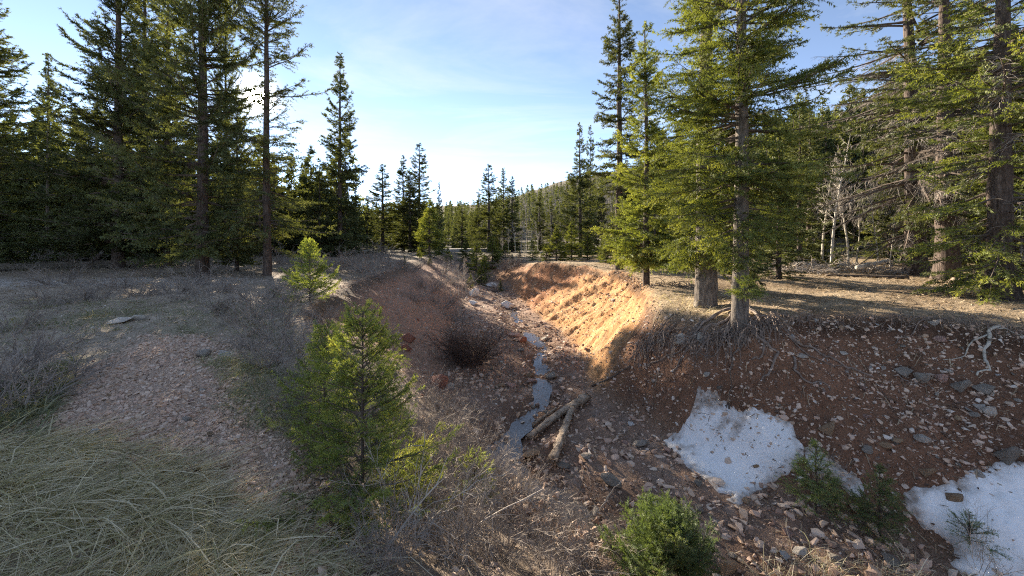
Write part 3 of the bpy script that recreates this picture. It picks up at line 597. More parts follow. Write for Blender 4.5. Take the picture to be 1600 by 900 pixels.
WALL = [(1265, 19, 175), (1290, 27, 200), (1330, 30, 160), (1372, 26, 180), (1410, 24, 120), (1450, 21, 110), (1335, 22, 290), (1390, 17, 260), (1480, 19, 140), (1530, 22, 120), (1570, 19, 90), (1240, 24, 185), (1215, 27, 225), (1190, 22, 260), (1350, 38, 150), (1425, 34, 140), (1310, 40, 165), (1270, 36, 185), (1500, 28, 130), (1600, 24, 100)]
for q, (u, y, v) in enumerate(WALL):
    mid(u, y, v, rank([t[0] for t in WALL], q, 'the spruces walling the right terrace'), q, 1.3, group='spruces in the wall of trees behind the right terrace')

# ---- bare aspens
def bare_tree(seed, H, r0, nb, mt, tm, up=0.9, L=1.6, cb=0.35, sub=14, bent=0.12):
    r = np.random.default_rng(seed); acc = Acc(); n = 9
    main = wander(np.zeros((1, 3)), np.array([[0.03, 0, 1]]), [H], 12, 0.035, [0.0], r)
    V, Fc = tubes(main, np.linspace(1, 0.15, 12)[None] * r0, 7); acc.add(V, Fc, 0)
    s = cb + (1 - cb) * r.random((1, nb)); p, tg = along(main, s); p = p[0]
    az = r.random(nb) * 2 * PI; d = np.stack([np.cos(az), np.sin(az), up * np.ones(nb)], -1)
    Lb = L * (1.25 - s[0]) * (0.6 + 0.6 * r.random(nb)) * (H / 7)
    B = wander(p, d, Lb, 7, bent, -0.03 * np.ones(nb), r); V, Fc = tubes(B, np.linspace(1, 0.25, 7)[None] * (0.004 + 0.011 * Lb[:, None]), 3, False); acc.add(V, Fc, 0)
    s2 = 0.2 + 0.8 * r.random((nb, sub)); p2, t2 = along(B, s2); p2 = p2.reshape(-1, 3); d2 = t2.reshape(-1, 3) + r.normal(0, 0.6, p2.shape)
    Bt = wander(p2, d2, np.repeat(Lb, sub) * 0.38 * (0.5 + r.random(len(p2))), 4, 0.2, -0.05 * np.ones(len(p2)), r)
    V, Fc = tubes(Bt, np.linspace(1, 0.4, 4)[None] * 0.006, 3, False); acc.add(V, Fc, 1)
    tr = Acc()
    return acc.mesh('limbs', [MM[mt], MM[tm]])
AS = [bare_tree(300 + i, 7, 0.075, 34, 'aspen', 'paletwig') for i in range(3)]
def aspen(u, y, vtop, label, i, group=None, base=None):
    x = ux(u, y); z = float(gz(x, y)); H = top_h(vtop, x, y)
    o = obj('aspen_tree', AS[i % 3], loc=(x, y, z - 0.05)); o.rotation_euler = (0, 0, random.random() * 6.28); o.scale = (H / 7,) * 3
    return tag(o, label, 'tree', group)
aspen(1299, 15.5, 205, 'tallest pale bare aspen before the dark hillside trees', 0); aspen(1284, 17, 240, 'bare aspen left of the tallest pale aspen', 1); aspen(1326, 16.5, 250, 'bare aspen right of the tallest pale aspen', 2)
ASP1 = [(1268, 19, 340), (1338, 18, 300), (1372, 17, 290), (1380, 20, 260), (1400, 22, 230), (1345, 26, 235), (1278, 27, 250), (1312, 28, 225), (1420, 24, 210), (1362, 30, 200), (1255, 30, 235), (1390, 15.5, 335)]
for q, (u, y, v) in enumerate(ASP1):
    aspen(u, y, v, rank([t[0] for t in ASP1], q, 'the thin bare aspens on the right terrace'), q, 'thin bare aspens on the right terrace')
ASP2 = [(704, 17, 405), (710, 16.5, 415), (716, 17.5, 410), (697, 18, 402), (722, 18, 400), (728, 19, 408), (690, 19, 400)]
for q, (u, y, v) in enumerate(ASP2):
    aspen(u, y, v, rank([t[0] for t in ASP2], q, 'the bare sapling stems behind the dark bush'), q, 'bare sapling stems in the gully')
ASP3 = [(830, 40, 348), (815, 38, 352), (805, 42, 345), (822, 44, 340), (840, 46, 345), (795, 40, 356), (785, 38, 362)]
for q, (u, y, v) in enumerate(ASP3):
    aspen(u, y, v, rank([t[0] for t in ASP3], q, 'the grey bare aspens beyond the cut bank'), q, 'grey bare aspens beyond the cut bank')

# ---- hillside conifers: small copies, then the mass behind them
C_F = [conifer(400 + i, 10, 0.3, 1.7, 80, 0, nseg=3, tw=6, tl=0.75, spacing=0.06, nl=0.42, nw=0.16, twigs=False, stem=0.1, prof=0.8, elow=-20, ehigh=35, droop=0.3, gaps=0.2, limbsides=3, trunk_r=0.1) for i in range(3)]
C_FF = [conifer(430 + i, 10, 0.3, 1.8, 60, 0, nseg=3, tw=3.5, tl=0.8, spacing=0.14, nl=0.6, nw=0.28, prof=0.8, elow=-20, ehigh=35, droop=0.3, gaps=0.2, twigs=False, stem=0.1, trunk_r=0.1) for i in range(3)]
hr = np.random.default_rng(99); spots = []
while len(spots) < 2900:
    u = hr.uniform(-60, 1700); rr = 34 + 230 * hr.random() ** 1.15; y = rr / math.hypot(1, (u - U0) / F); x = (u - U0) / F * y
    if y < 30 and 640 < u < 1100: continue
    if y < 62 and 540 < u < 960: continue
    if u > 780 and hr.random() < 0.12 + 0.3 * (u < 960): continue
    spots.append((u, x, y, rr, hr.random(), hr.uniform(0.75, 1.25)))
spots.sort(key=lambda t: t[3]); far = []
for q, (u, x, y, rr, a, s) in enumerate(spots):
    z = float(gz(x, y)) - 0.2; s = s * ((0.6 if rr < 110 else 0.8) if 540 < u < 1000 else 0.85 if u < 780 else 0.95); i = q % 3
    if q < 280:
        o = obj('spruce_tree', C_F[i], loc=(x, y, z)); o.rotation_euler = (0, 0, a * 6.28); o.scale = (s * 1.1, s * 1.1, s)
        side = 'low hill behind the left stand' if u < 560 else ('valley head behind the road' if u < 830 else 'forested hillside on the right')
        tag(o, 'distant spruce in the forest covering the ' + side, 'tree', 'distant spruces of the ' + side)
    else:
        far.append((x, y, z, a * 6.28, s, i + (3 if rr > 90 else 0)))
fa = np.array(far); k_ = len(fa)
gn_scatter('forest', 'far spruce forest covering the hills', fa[:, :3], np.stack([0 * fa[:, 3], 0 * fa[:, 3], fa[:, 3]], -1), np.stack([fa[:, 4] * 1.15, fa[:, 4] * 1.15, fa[:, 4]], -1), np.zeros(k_), fa[:, 5].astype(int), C_F + C_FF)
# grey bare aspens on the hill, seen as one pale mass
am = [bare_tree(350 + i, 8, 0.1, 16, 'twig', 'twig', sub=5) for i in range(2)]; ba = []
for q in range(1300):
    u = hr.uniform(790, 1500) if q % 4 else hr.uniform(790, 980); rr = 50 + 190 * hr.random(); y = rr / math.hypot(1, (u - U0) / F); x = (u - U0) / F * y
    ba.append((x, y, float(gz(x, y)), hr.random() * 6.28, hr.uniform(0.5, 0.95), q % 2))
ba = np.array(ba)
gn_scatter('aspen_grove', 'grey bare aspen woods on the far hillside', ba[:, :3], np.stack([0 * ba[:, 3], 0 * ba[:, 3], ba[:, 3]], -1), np.repeat(ba[:, 4:5], 3, 1), np.zeros(len(ba)), ba[:, 5].astype(int), am)
# ---------------------------------------------------------------- snow, water side, stones
def snow(label, outline, thick, seed):
    w = np.array([hit(u, v)[:2] for u, v in outline])
    for _ in range(2): nx_ = np.roll(w, -1, 0); w = np.stack([w * 0.75 + nx_ * 0.25, w * 0.25 + nx_ * 0.75], 1).reshape(-1, 2)
    x0, y0 = w.min(0) - 0.1; x1, y1 = w.max(0) + 0.1; st = 0.022
    X, Y = np.meshgrid(np.arange(x0, x1, st), np.arange(y0, y1, st)); d, _ = pl_dist(X, Y, np.array([(*p, 0) for p in w] + [(*w[0], 0)])); ins = inside(X, Y, w)
    d = np.where(ins, d, -d) + 0.05 + 0.13 * fbm(X * 2.6, Y * 2.6, 4, seed, 0.55) + 0.025 * fbm(X * 13, Y * 13, 3, seed + 9)
    hole = sstep(0.30, 0.42, fbm(X * 2.6, Y * 2.6, 4, seed + 3, 0.6)) * sstep(0.5, 0.0, d)
    t = thick * np.where(d > 0, np.sqrt(np.clip(d / 0.16, 0, 1)), np.clip(d / 0.06, -1.5, 0)) * (0.8 + 0.3 * fbm(X * 3, Y * 3, 2, seed + 5)) - 0.04 * hole + 0.012 * fbm(X * 7, Y * 7, 3, seed + 6) - 0.008
    Z = gz(X, Y) + t; ok = t > -0.035
    ny_, nx_ = X.shape; I = np.arange(ny_ * nx_).reshape(ny_, nx_)
    q = np.stack([I[:-1, :-1], I[:-1, 1:], I[1:, 1:], I[1:, :-1]], -1).reshape(-1, 4); o = ok.ravel(); q = q[o[q].all(1)]
    us, inv = np.unique(q, return_inverse=True)
    V = np.stack([X, Y, Z], -1).reshape(-1, 3)[us]; va = np.clip(0.05 + d / 0.34 - 0.4 * sstep(0.15, 0.5, fbm(X * 1.6 + Y, Y * 3.0, 4, seed + 8, 0.6)) - 0.6 * hole + 0.25 * fbm(X * 5, Y * 5, 3, seed + 7), 0, 1).ravel()[us]
    tag(obj('snow_patch', mesh_np('snow_patch', V, inv.reshape(-1, 4), MM['snow'], var=va, smooth=True)), label, 'snow')
snow('big irregular patch of old snow in the middle of the brown slope', [(1030, 690), (1065, 672), (1085, 650), (1092, 618), (1130, 625), (1140, 640), (1175, 650), (1215, 658), (1240, 662), (1238, 690), (1255, 715), (1205, 745), (1170, 775), (1150, 785), (1120, 760), (1085, 735), (1060, 712)], 0.06, 11)
snow('narrow tongue of snow between the big patch and two dark saplings', [(1262, 702), (1290, 712), (1320, 742), (1345, 768), (1325, 772), (1290, 750), (1262, 735)], 0.045, 23)
snow('snow bank filling the bottom right corner', [(1415, 790), (1440, 772), (1500, 768), (1550, 735), (1620, 738), (1700, 760), (1700, 930), (1500, 905), (1530, 860), (1480, 830), (1440, 812)], 0.07, 35)

def hull_mesh(seed, n, name, m, flat=0.7, jag=0.25, sub=False):
    r = np.random.default_rng(seed); p = nrm(r.normal(0, 1, (n, 3))) * (1 - jag * r.random((n, 1))) * np.array([1, 0.78, flat])
    bm = bmesh.new()
    for q in p: bm.verts.new(q)
    res = bmesh.ops.convex_hull(bm, input=bm.verts[:]); bmesh.ops.delete(bm, geom=[g for g in res['geom_interior'] if isinstance(g, bmesh.types.BMVert)], context='VERTS')
    if sub:
        bmesh.ops.bevel(bm, geom=bm.edges[:], offset=0.07, segments=1, affect='EDGES', clamp_overlap=True)
    bmesh.ops.triangulate(bm, faces=bm.faces[:]); bmesh.ops.recalc_face_normals(bm, faces=bm.faces[:])
    me = bpy.data.meshes.new(name); bm.to_mesh(me); bm.free(); me.materials.append(m); return me
RM = [hull_mesh(500 + i, 15, 'stone', ST['pale'], 0.5 + 0.08 * i, 0.3, True) for i in range(5)]
def stone(x, y, size, mt, label, group=None, name='stone', rz=None, flat=1.0, i=None, sink=0.3, cat='stone'):
    z = float(gz(x, y)); me = RM[rng.integers(5) if i is None else i]
    o = obj(name, me, loc=(x, y, z + size * 0.5 * (0.7 - 1.4 * sink) * flat)); o.scale = (size * 0.5, size * 0.5, size * 0.5 * flat)
    dzx = float(gz(x + 0.1, y) - gz(x - 0.1, y)) / 0.2; dzy = float(gz(x, y + 0.1) - gz(x, y - 0.1)) / 0.2
    o.rotation_euler = (math.atan(dzy) * 0.7 + random.uniform(-.2, .2), -math.atan(dzx) * 0.7 + random.uniform(-.2, .2), random.random() * 6.28 if rz is None else rz)
    o.material_slots[0].link = 'OBJECT'; o.material_slots[0].material = ST[mt]
    return tag(o, label, cat, group)
def stone_px(u, v, wpx, mt, label, **k):
    x, y, z = hit(u, v + wpx * 0.25); return stone(x, y, wpx / F * y, mt, label, **k)
for u, v, w, m, lb, fl in [
    (1295, 664, 36, 'tan', 'flat orange tan rock alone right of the big snow patch', 0.6), (1443, 586, 34, 'grey', 'grey rock with a pale scar on the brown slope', 0.9), (1473, 589, 27, 'pink', 'square pinkish rock right of the scarred grey rock', 1.1),
    (1503, 602, 34, 'grey', 'left of two dark angular rocks side by side on the slope', 0.8), (1535, 605, 32, 'grey', 'right of two dark angular rocks side by side on the slope', 0.9), (1549, 641, 28, 'pale', 'pale rounded rock below the two dark angular rocks', 1.0),
    (1577, 711, 42, 'grey', 'big pale grey boulder above the corner snow bank', 1.1), (1441, 686, 24, 'pale', 'upright pale rock below the middle of the slope', 1.3), (1384, 696, 22, 'tan', 'orange tinted small rock on the slope', 0.9), (1402, 687, 18, 'tan', 'small orange rock touching its larger neighbour', 0.8),
    (1355, 702, 24, 'grey', 'dark rounded rock on the slope below the roots', 0.9), (1450, 735, 28, 'tan', 'tan flat rock above the corner snow', 0.7), (1462, 502, 22, 'pale', 'flat white stone just under the bank lip', 0.6), (1469, 531, 20, 'pink', 'elongated pinkish stone under the flat white stone', 1.3),
    (1410, 579, 28, 'grey', 'dark brown grey rock left of the scarred grey rock', 0.9), (1531, 632, 22, 'pale', 'flat pale stone under the dark pair', 0.5), (1523, 648, 18, 'grey', 'small grey stone below the flat pale stone', 0.7), (1495, 778, 34, 'tan', 'tan rock resting on the edge of the corner snow', 0.8),
    (1063, 528, 30, 'pale', 'pale rounded stone lodged among the bare roots', 0.8), (1095, 528, 26, 'pale', 'slanted pale stone right of the one among the roots', 1.0), (1034, 531, 18, 'grey', 'small grey stone at the left of the root tangle', 0.9),
    (1104, 585, 14, 'pale', 'white stone under the root tangle', 0.9), (1253, 555, 18, 'pale', 'pale stone under the long forked root', 0.9), (955, 746, 40, 'grey', 'dark wet boulder beside the mud of the gully floor', 0.9), (1310, 874, 34, 'grey', 'dark grey rock at the bottom below the two saplings', 0.9),
    (1250, 858, 30, 'pale', 'grey white flat rock left of the dark rock at the bottom', 0.7), (1138, 884, 40, 'tan', 'tan angular rock beside the bushy dome fir', 0.9), (1230, 830, 24, 'pink', 'pinkish pale rock on the gully floor below the snow', 1.0), (1225, 865, 22, 'white', 'white angular stone near the bottom centre right', 1.0),
    (1390, 870, 34, 'grey', 'wedge of grey rock below the saplings', 0.6), (1165, 780, 18, 'tan', 'brown stone at the lowest tip of the big snow patch', 0.8), (1065, 703, 18, 'grey', 'dark stone lying on the left edge of the big snow', 0.7), (1090, 752, 20, 'grey', 'dark stone below the left edge of the big snow', 0.8),
    (685, 596, 36, 'red', 'rounded red boulder at the foot of the left bank', 1.2), (704, 603, 18, 'pale', 'small pale stone touching the red boulder', 1.0), (640, 527, 30, 'red', 'orange red rock above the young fir on the left bank', 1.0), (636, 542, 24, 'red', 'second orange red rock just below the first on the left bank', 0.9),
    (794, 473, 28, 'white', 'white slab lying at the foot of the cut bank', 0.8), (769, 443, 24, 'white', 'white boulder in the gully head nearest the cut bank', 0.9), (741, 457, 22, 'white', 'round white boulder in the gully head left of the white slab', 1.1), (738, 471, 18, 'white', 'lower white boulder in the gully head', 1.0),
    (803, 521, 26, 'pink', 'large pink rock in the upper stream bed', 0.9), (816, 530, 20, 'red', 'reddish rock beside the large pink stream rock', 0.9), (851, 527, 16, 'grey', 'dark wet rock in the shallow stream', 0.8), (832, 592, 20, 'pink', 'long pink rock left of the stream pool', 0.6),
    (829, 585, 14, 'tan', 'tan stone on the left edge of the stream', 0.9), (862, 585, 24, 'grey', 'brown grey rock right of the stream', 1.0), (815, 545, 16, 'grey', 'grey rock in the stream bend', 0.9), (798, 598, 26, 'pink', 'pink flat rock on the left of the stream bed', 0.8),
    (783, 600, 18, 'tan', 'tan rock left of the pink flat rock', 0.9), (318, 549, 36, 'grey', 'dark grey flat topped rock on the left terrace', 1.0), (187, 492, 44, 'pale', 'whitish low slab among grass on the left terrace', 0.35), (216, 491, 36, 'pale', 'grey pale low rock right of the whitish slab', 0.5),
    (352, 549, 30, 'pale', 'pale rock right of the dark flat topped rock', 0.7), (148, 672, 22, 'white', 'white pebble lying at the edge of the long grass', 0.7), (300, 733, 34, 'tan', 'tan rock above the long grass', 0.8), (352, 730, 22, 'tan', 'orange tan stone right of the tan rock', 0.9),
    (292, 653, 18, 'pale', 'pale stone in the middle of the pink gravel', 0.8), (905, 700, 18, 'pale', 'pale stone right of the two logs', 0.9), (915, 710, 24, 'grey', 'brown grey stone beside the shorter log', 0.9), (830, 705, 34, 'tan', 'tan rock at the lower end of the long log', 0.8),
    (985, 660, 14, 'white', 'white pebble below the spur of the bank', 0.8), (1000, 690, 30, 'grey', 'brown rock left of the big snow patch', 0.9), (880, 725, 26, 'grey', 'dark rock at the lower end of the shorter log', 0.8)]:
    stone_px(u, v, w, m, lb, flat=fl, rz=random.uniform(-0.5, 0.5), sink=0.28)
def zone_pts(n, cond, box, weight=1.0, r=rng):
    out = []; tot = 0
    while tot < n:
        x = r.uniform(box[0], box[1], 4 * n); y = r.uniform(box[2], box[3], 4 * n)
        p = cond(x, y) * np.minimum(1, (4.5 / np.maximum(y, 1)) ** weight) * (0.35 + 0.65 * vnoise(x * 1.3, y * 1.3, 61)); k = r.random(4 * n) < p
        out.append(np.stack([x[k], y[k]], -1)); tot += k.sum()
    return np.concatenate(out)[:n]
L_ = lambda k: (lambda x, y: bil(LAY[k], x, y))
zF, zR, zL, zLeft = L_('F'), L_('R'), L_('L'), L_('left')
vis = lambda x, y: (np.abs(x) < 1.45 * y + 0.3) & (y > 1.5)
z_grav = lambda x, y: sdf_in(x, y, GRAV, 0.3) * (y < 9.5) * vis(x, y)
z_dark = lambda x, y: zR(x, y) * (y < 8.3) * vis(x, y)
z_floor = lambda x, y: zF(x, y) * vis(x, y)
z_left = lambda x, y: zL(x, y) * vis(x, y)
z_org = lambda x, y: zR(x, y) * (y > 8.2) * vis(x, y)
z_rt = lambda x, y: (1 - zR(x, y)) * (1 - zF(x, y)) * (1 - zL(x, y)) * (1 - zLeft(x, y)) * vis(x, y)
z_lt = lambda x, y: zLeft(x, y) * vis(x, y)
SZ = np.random.default_rng(55)
def stones(n, zone, box, lo, hi, mats, label, group, w=1.0):
    for x, y in zone_pts(n, zone, box, w, SZ):
        stone(float(x), float(y), lo * (hi / lo) ** (SZ.random() ** 1.6), mats[SZ.integers(len(mats))], label, group, flat=SZ.uniform(0.6, 1.05), sink=0.32)
stones(62, z_floor, (-3, 6, 2.6, 16), 0.08, 0.2, ['pink', 'pink', 'tan', 'grey', 'pale'], 'loose stone strewn over the gully floor beside the stream', 'loose stones of the gully floor', 0.6)
stones(95, z_dark, (2, 9, 2.8, 7.5), 0.05, 0.15, ['pale', 'pale', 'white', 'tan', 'pink', 'grey'], 'small stone stuck in the dark brown slope', 'stones in the dark brown slope', 0.3)
stones(26, z_left, (-6, 1, 5.5, 16), 0.09, 0.2, ['red', 'pink', 'tan', 'pale'], 'stone on the reddish left bank of the gully', 'stones on the left bank', 0.4)
stones(34, z_grav, (-8, 0, 1.5, 10), 0.05, 0.1, ['pink', 'pink', 'pale', 'tan'], 'larger stone among the pink gravel', 'larger stones of the pink gravel', 0.4)
stones(14, z_org, (0, 5, 8.5, 19), 0.1, 0.22, ['tan', 'tan', 'pale'], 'stone sticking out of the orange cut bank', 'stones in the orange cut bank', 0)
PEB = [hull_mesh(600 + i, 11, 'pebble', MM['pebble'], 0.55 + 0.05 * i, 0.32) for i in range(7)]
def pebbles(name, label, sets):
    C, Ro, Sc, Va, Id = [], [], [], [], []
    for n, zone, box, lo, hi, w, va0, va1 in sets:
        pt = zone_pts(n, zone, box, w); s = lo * (hi / lo) ** (rng.random(n) ** 2.6) * 0.5
        C.append(np.stack([pt[:, 0], pt[:, 1], gz(pt[:, 0], pt[:, 1]) + s * rng.uniform(-0.25, 0.35, n)], -1)); Ro.append(np.stack([rng.normal(0, 0.4, n), rng.normal(0, 0.4, n), rng.random(n) * 6.28], -1))
        Sc.append(s[:, None] * np.stack([rng.uniform(0.8, 1.2, n), rng.uniform(0.8, 1.1, n), rng.uniform(0.6, 1.1, n)], -1)); Va.append(rng.uniform(va0, va1, n)); Id.append(rng.integers(0, 7, n))
    gn_scatter(name, label, np.concatenate(C), np.concatenate(Ro), np.concatenate(Sc), np.concatenate(Va), np.concatenate(Id), PEB)
pebbles('gravel', 'pink gravel spread over the left terrace', [(17000, z_grav, (-9, 1, 1.5, 10), 0.018, 0.085, 0.6, 0.3, 0.85), (9000, z_lt, (-14, 0, 1.5, 14), 0.015, 0.06, 0.8, 0.2, 1)])
pebbles('rubble', 'small stones scattered in the gully and over its banks', [(15000, z_floor, (-4, 9, 2, 24), 0.02, 0.2, 0.7, 0.1, 0.95), (9500, z_dark, (1, 10, 2, 8), 0.012, 0.12, 0.3, 0.3, 1.0), (4000, z_dark, (1, 10, 2, 8), 0.02, 0.08, 0.3, 0.0, 0.12),
        (6000, z_left, (-7, 3, 1.5, 22), 0.02, 0.1, 0.7, 0.15, 0.85), (4500, z_org, (-1, 5, 8, 22), 0.025, 0.13, 0.2, 0.55, 0.85), (1200, z_rt, (2.5, 14, 4, 14), 0.015, 0.05, 0.6, 0.15, 1.0)])

# ---------------------------------------------------------------- grass, litter, sticks
def ribbons(name, label, base, az, el, L, w, bend, mt, var, n=5, kind='stuff'):
    N = len(base); r = rng; P_ = np.zeros((N, n, 3)); P_[:, 0] = base; e = el.copy(); a = az.copy()
    kk = np.where(r.random(N) < 0.4, r.integers(1, n, N), 0); ka = r.normal(0, 0.8, N)
    for i in range(1, n):
        e = e - bend / (n - 1) * (0.5 + i / (n - 1)); a = a + r.normal(0, 0.1, N) + ka * (kk == i)
        P_[:, i] = P_[:, i - 1] + np.stack([np.cos(a) * np.cos(e), np.sin(a) * np.cos(e), np.sin(e)], -1) * (L / (n - 1))[:, None]
    g = gz(P_[:, :, 0], P_[:, :, 1]) + 0.006 + 0.05 * r.random((N, 1)) * np.linspace(0, 1, n)[None]; P_[:, :, 2] = np.maximum(P_[:, :, 2], g)
    sd = np.stack([-np.sin(a), np.cos(a), 0.5 * r.normal(0, 1, N)], -1); sd = nrm(sd)
    ww = (w[:, None] * np.array([0.8, 1, 0.9, 0.65, 0.1])[:n][None])[..., None] * 0.5
    V = np.stack([P_ - sd[:, None] * ww, P_ + sd[:, None] * ww], 2).reshape(-1, 3)
    i = np.arange(n - 1) * 2; q = np.stack([i, i + 1, i + 3, i + 2], -1); Fc = (q[None] + (np.arange(N) * 2 * n)[:, None, None]).reshape(-1, 4)
    me = mesh_np(name, V, Fc, MM[mt], var=np.repeat(var, 2 * n)); return tag(obj(name, me), label, kind=kind)
def grass(name, label, polys, n, Lr, w, el, azc, azs, bend, mt, va, clump=0.5):
    pts = []
    for poly in polys:
        wp = np.array([hit(u, v)[:2] for u, v in poly]); x0, y0 = wp.min(0); x1, y1 = wp.max(0); c = []
        while len(c) < n: 
            x = rng.uniform(x0, x1, n); y = rng.uniform(y0, y1, n); k = inside(x, y, wp) & (rng.random(n) < (1 - clump) + clump * (vnoise(x * 3, y * 3, 71) > 0.5)); c += list(np.stack([x[k], y[k]], -1))
        pts.append(np.array(c[:n]))
    p = np.concatenate(pts); N = len(p); z = gz(p[:, 0], p[:, 1])
    az = azc + 1.3 * fbm(p[:, 0] * 1.1, p[:, 1] * 1.1, 2, 73) + rng.normal(0, azs, N)
    ribbons(name, label, np.stack([p[:, 0], p[:, 1], z - 0.01], -1), az, rng.uniform(el[0], el[1], N), rng.uniform(Lr[0], Lr[1], N), w * rng.uniform(0.4, 1.0, N) ** 1 * (1 + 1.2 * (rng.random(N) < 0.15)), bend * rng.uniform(0.5, 1.3, N), mt, np.clip(rng.normal(va[0], va[1], N), 0, 1))
grass('long_grass', 'long flattened straw and green grass in the near left corner', [[(-150, 700), (60, 690), (240, 705), (330, 770), (430, 800), (520, 870), (580, 960), (-150, 960)]], 7500, (0.08, 0.45), 0.0045, (0.05, 1.0), 0.25, 0.9, 1.2, 'grass', (0.36, 0.2), 0.6)
grass('straw', 'pale dead straw lying over the green grass in the near left corner', [[(-150, 700), (60, 692), (240, 705), (330, 770), (430, 800), (560, 880), (620, 960), (-150, 960)]], 5200, (0.1, 0.7), 0.005, (-0.1, 0.45), 0.2, 0.8, 0.8, 'grass', (0.85, 0.16), 0.85)
grass('short_grass', 'low grey green grass beside the gravel', [[(310, 560), (380, 560), (470, 590), (500, 640), (460, 690), (370, 665), (340, 610)]], 3200, (0.08, 0.26), 0.0045, (0.5, 1.3), 0.3, 1.2, 1.0, 'greengrass', (0.5, 0.25), 0.4)
grass('dry_grass', 'thin dry grass scattered over the left terrace', [[(0, 470), (250, 470), (450, 480), (480, 560), (380, 560), (260, 510), (120, 550), (0, 560)], [(-100, 400), (600, 400), (560, 430), (420, 450), (-100, 450)], [(0, 600), (120, 560), (60, 690), (-60, 690)]], 4500, (0.06, 0.24), 0.007, (0.4, 1.3), 0.3, 1.5, 1.0, 'greengrass', (0.55, 0.28), 0.7)
grass('bank_grass', 'sparse dead grass at the bottom of the right slope', [[(1180, 900), (1260, 870), (1420, 880), (1560, 930), (1180, 960)], [(1010, 470), (1130, 470), (1130, 515), (1020, 515)]], 350, (0.1, 0.4), 0.004, (0.4, 1.3), 0.3, 1.5, 1.0, 'grass', (0.6, 0.25), 0.5)
def litter(name, label, n, zone, box, w, lo, hi, var):
    p = zone_pts(n, zone, box, w); z = gz(p[:, 0], p[:, 1]); a = rng.random(n) * 6.28
    ribbons(name, label, np.stack([p[:, 0], p[:, 1], z + 0.006], -1), a, rng.normal(0, 0.2, n), rng.uniform(lo, hi, n), rng.uniform(0.006, 0.014, n), np.zeros(n), 'litter', np.clip(rng.normal(var, 0.28, n), 0, 1), n=3)
litter('needle_litter', 'dry needles and twigs carpeting the right terrace', 15000, z_rt, (2.5, 18, 5, 19), 0.5, 0.04, 0.16, 0.62)
litter('twig_litter', 'dead twigs and leaves lying on the left terrace and its bank', 6500, lambda x, y: (zLeft(x, y) * 0.8 * (1 - 0.85 * sdf_in(x, y, GRAV, 0.3)) + zL(x, y)) * vis(x, y), (-14, 3, 1.4, 20), 0.7, 0.03, 0.14, 0.45)
litter('fallen_needles', 'twigs washed onto the gully floor and the brown slope', 3800, lambda x, y: (zF(x, y) + zR(x, y) * (y < 8.5)) * vis(x, y), (-3, 9, 2, 14), 0.5, 0.03, 0.14, 0.3)

ORD = ['leftmost', 'second from the left', 'third from the left', 'fourth from the left', 'fifth from the left', 'sixth from the left', 'seventh from the left', 'eighth from the left', 'ninth from the left', 'tenth from the left', 'eleventh from the left', 'twelfth from the left', 'thirteenth from the left', 'fourteenth from the left', 'fifteenth from the left', 'sixteenth from the left', 'seventeenth from the left']
def ordinal(us, k, of):
    i = sorted(range(len(us)), key=lambda q: us[q]).index(k); return ('rightmost' if i == len(us) - 1 else ORD[i]) + ' of ' + of
litter('forest_floor', 'dead twigs and needles on the floor of the left stand', 5000, lambda x, y: zLeft(x, y) * vis(x, y), (-24, -4, 8, 22), 0.2, 0.08, 0.3, 0.45)
# ---------------------------------------------------------------- bare shrubs
def shrub(seed, ns, H, spread, mt, nb=7, nt=4, r0=0.004, bent=0.14, up=1.0, leaf=None, tilt=0.0):
    r = np.random.default_rng(seed); acc = Acc(); az = r.random(ns) * 6.28; rad = spread * 0.25 * np.sqrt(r.random(ns)); st = np.stack([np.cos(az) * rad, np.sin(az) * rad, np.full(ns, -0.04)], -1)
    az2 = az + r.normal(0, 0.7, ns); le = r.uniform(0.2, 1.0, ns) * spread / H; d = np.stack([np.cos(az2) * le, np.sin(az2) * le, np.full(ns, up)], -1); L = H * r.uniform(0.55, 1.15, ns)
    B = wander(st, d, L, 7, bent, np.full(ns, 0.02), r); V, Fc = tubes(B, np.linspace(1, 0.4, 7)[None] * r0, 3, False); acc.add(V, Fc)
    p, t = along(B, 0.2 + 0.78 * r.random((ns, nb))); p = p.reshape(-1, 3); d2 = t.reshape(-1, 3) + r.normal(0, 0.55, p.shape); L2 = np.repeat(L, nb) * r.uniform(0.15, 0.45, ns * nb)
    B2 = wander(p, d2, L2, 4, bent * 1.3, np.full(len(p), 0.0), r); V, Fc = tubes(B2, np.linspace(1, 0.5, 4)[None] * r0 * 0.6, 3, False); acc.add(V, Fc)
    p, t = along(B2, 0.2 + 0.78 * r.random((len(p), nt))); p = p.reshape(-1, 3); d3 = t.reshape(-1, 3) + r.normal(0, 0.6, p.shape)
    B3 = wander(p, d3, np.repeat(L2, nt) * r.uniform(0.2, 0.5, len(p)), 3, 0.2, np.zeros(len(p)), r); V, Fc = tubes(B3, np.linspace(1, 0.6, 3)[None] * r0 * 0.4, 3, False); acc.add(V, Fc)
    return acc.mesh('twigs', [MM[mt]])
S_LOW = [shrub(700 + i, 26, 0.55, 0.7, 'twig', 6, 2, 0.0065) for i in range(3)]
S_DARK = shrub(710, 200, 1.0, 1.0, 'darktwig', 7, 3, 0.0055, 0.12, 0.8)
S_NEAR = [shrub(720 + i, 40, 0.75, 0.6, 'twig', 7, 3, 0.0038, 0.17) for i in range(3)]
S_PALE = shrub(730, 16, 0.8, 0.5, 'paletwig', 6, 2, 0.0036, 0.18)
S_BRUSH = shrub(731, 30, 0.8, 1.3, 'paletwig', 6, 2, 0.012, 0.2, 0.5)
def bush(u, v, me, s, label, group=None, sz=1.0, name='bare_shrub', ylo=1.1):
    x, y, z = hit(u, v, ylo); o = obj(name, me, loc=(x, y, z)); o.rotation_euler = (0, 0, random.random() * 6.28); o.scale = (s, s, s * sz); return tag(o, label, 'shrub', group)
